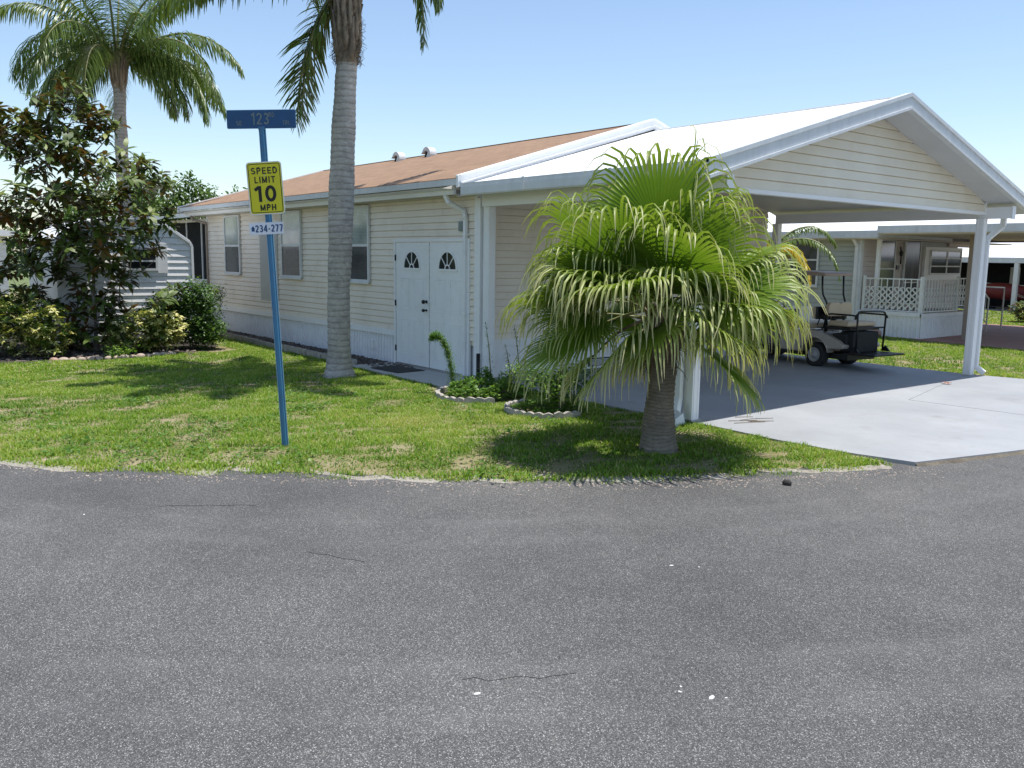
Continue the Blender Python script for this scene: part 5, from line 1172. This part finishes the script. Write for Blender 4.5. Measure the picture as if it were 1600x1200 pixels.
grass('far_lawn_grass', 'sunny grass by the shrub bed and the far end of the house', 70000, (-22,-14.5), (.2,7.9), .050, .019, in_front, 5)
def in_back(x, y):
    k = (y > 15.28) & ~((x > -6.6) & (y < 15.5)); k &= ~((x > -10.4) & (y > 20.7)); k &= y < 21.2; return k, np.full_like(x, 2.)
grass('side_lawn_grass', 'bright strip of grass between the driveway and the neighbour porch', 60000, (-12.5,-4.2), (15.3,21.2), .055, .020, in_back, 6)
def in_far(x, y): return (y > 28.8) & (y < 37.6), np.full_like(x, 2.)
grass('distant_lawn_grass', 'strip of grass in front of the far white roofed house', 22000, (-17,-8), (28.8,37.6), .06, .035, in_far, 7)

# ------------------------------------------------------------------ small marks on the road
b = MB()
def crack(pts, w_):
    for a, c in zip(pts[:-1], pts[1:]): b.bar((*a,-.0150), (*c,-.0150), w_*.5, .002)
def wig(a, c, n, amp):
    a, c = Vector((*a,0)), Vector((*c,0)); nn = Vector((-(c-a).y,(c-a).x,0)).normalized()
    return [tuple((a.lerp(c, i/n)+nn*random.gauss(0,amp))[:2]) for i in range(n+1)]
random.seed(55)
crack(wig((-3.33,.42),(-3.05,.66),9,.008), .006); crack(wig((-5.0,2.35),(-4.62,2.55),9,.010), .007); crack(wig((-3.0,2.15),(-2.72,2.6),9,.012), .005)
crack(wig((-6.6,1.9),(-6.2,2.5),8,.012), .005); 
o = b.build('road_cracks', mat('crack_dark', (.03,.03,.03), rough=.95)); o['kind'] = 'structure'
chip_m = mat('white_chip', (.72,.71,.68), rough=.8)
for x, y, r in ((-2.86,2.13,.017),(-2.33,2.86,.010),(-2.36,2.90,.008),(-2.21,2.93,.020),(-2.17,2.98,.007),(-3.42,4.06,.014),(-3.30,4.18,.008),(-6.7,1.4,.012)):
    o = MB().lathe([(.001,0),(1,.02),(.8,.5),(.001,.6)], (0,0,0), 7).build('white_chip', chip_m); o.location = (x,y,-.017); o.scale = (r*1.15, r*.6, r*.4); o.rotation_euler = (0,0,random.random()*6)
    tag(o, 'tiny white chip of shell lying on the grey asphalt', 'chip', 'white chips scattered on the road')
# broad leaved weeds in the lawn
rg = np.random.default_rng(90); P, D, N_, S, T = [], [], [], [], []
for c in range(70):
    y = rg.uniform(.9,6.6); x = road_x(y)-rg.uniform(.15,6.5)
    if ((x > -13.3) and y > 6.6) or x < -15.8: continue
    for k in range(int(rg.uniform(15,60))):
        P.append((x+rg.normal()*.14, y+rg.normal()*.14, .025+.02*rg.random())); d = rg.normal(size=3); d[2] = abs(d[2])*.3; D.append(d); N_.append((rg.normal()*.3, rg.normal()*.3, 1)); S.append(rg.uniform(.03,.06)); T.append(rg.random()*.8)
o = leaves('lawn_weeds', P, D, N_, S, np.array(T), M['bright'], None, .6, .2); tag(o, 'patches of broad leaved weeds spread through the front lawn', 'weeds', kind='stuff')

# dirt and small weeds in the joint between driveway and road
b = MB(); ys = np.arange(8.0, 16.2, .05); vs = []
for y in ys:
    e = road_x(y)+.03; j = abs(noise.noise(Vector((y*3, 2, 0))))*.10+abs(noise.noise(Vector((y*11, 4, 0))))*.05
    vs += [(e-.006, y, .012), (e+.012, y, -.002), (e+.02+j, y, -.013), (e+.03+j, y, -.02)]
b.add(vs, [(4*i+k+1, 4*i+k, 4*i+4+k, 4*i+5+k) for i in range(len(ys)-1) for k in range(3)], True)
o = b.build('joint_dirt', soilmat('joint_dirt', (.10,.085,.07), (.16,.14,.11), (.22,.20,.16))); o['kind'] = 'structure'
# sparse loose grit along the edge of the road
tag(chips('loose_grit', 1400, lambda: (lambda y: (road_x(y)+.05+abs(random.gauss(0,.16)), y))(random.uniform(.6, 8.0)), M['stone'], .003, .009, -.017), 'pale loose grit gathered on the asphalt along the sandy edge', 'grit')

# seams where siding panels overlap, and gutter joints
random.seed(14); b = MB(); z = .60; k = 0
while z < 2.75:
    x = XF+1.2+random.uniform(0, 3.2)
    while x < XC-.4:
        if not (-13.05 < x < -10.7 and z < 2.2): b.add([(x,W-.0235,z+.001),(x+.004,W-.0235,z+.001),(x+.004,W-.010,z+.094),(x,W-.010,z+.094)], [(0,1,2,3)])
        x += 3.66
    z += .107; k += 1
o = b.build('siding_seams', mat('seam_dark', (.25,.22,.18), rough=.8), house); o['kind'] = 'stuff'
for x in (-9.0, -7.4): MB().box(x, x+.05, 7.352, 7.36, EC-.152, EC+.018).build('gutter_joint', M['fascia'], croof)

b = MB()
for k in range(5): b.box(-10.622, -10.612, 10.25, 11.2, .07+.022*k, .083+.022*k)
v = MB().box(-10.638, -10.622, 10.23, 11.22, .055, .19).build('skirting_vent', M['dark'], house); b.build('vent_slats', M['fascia'], v)
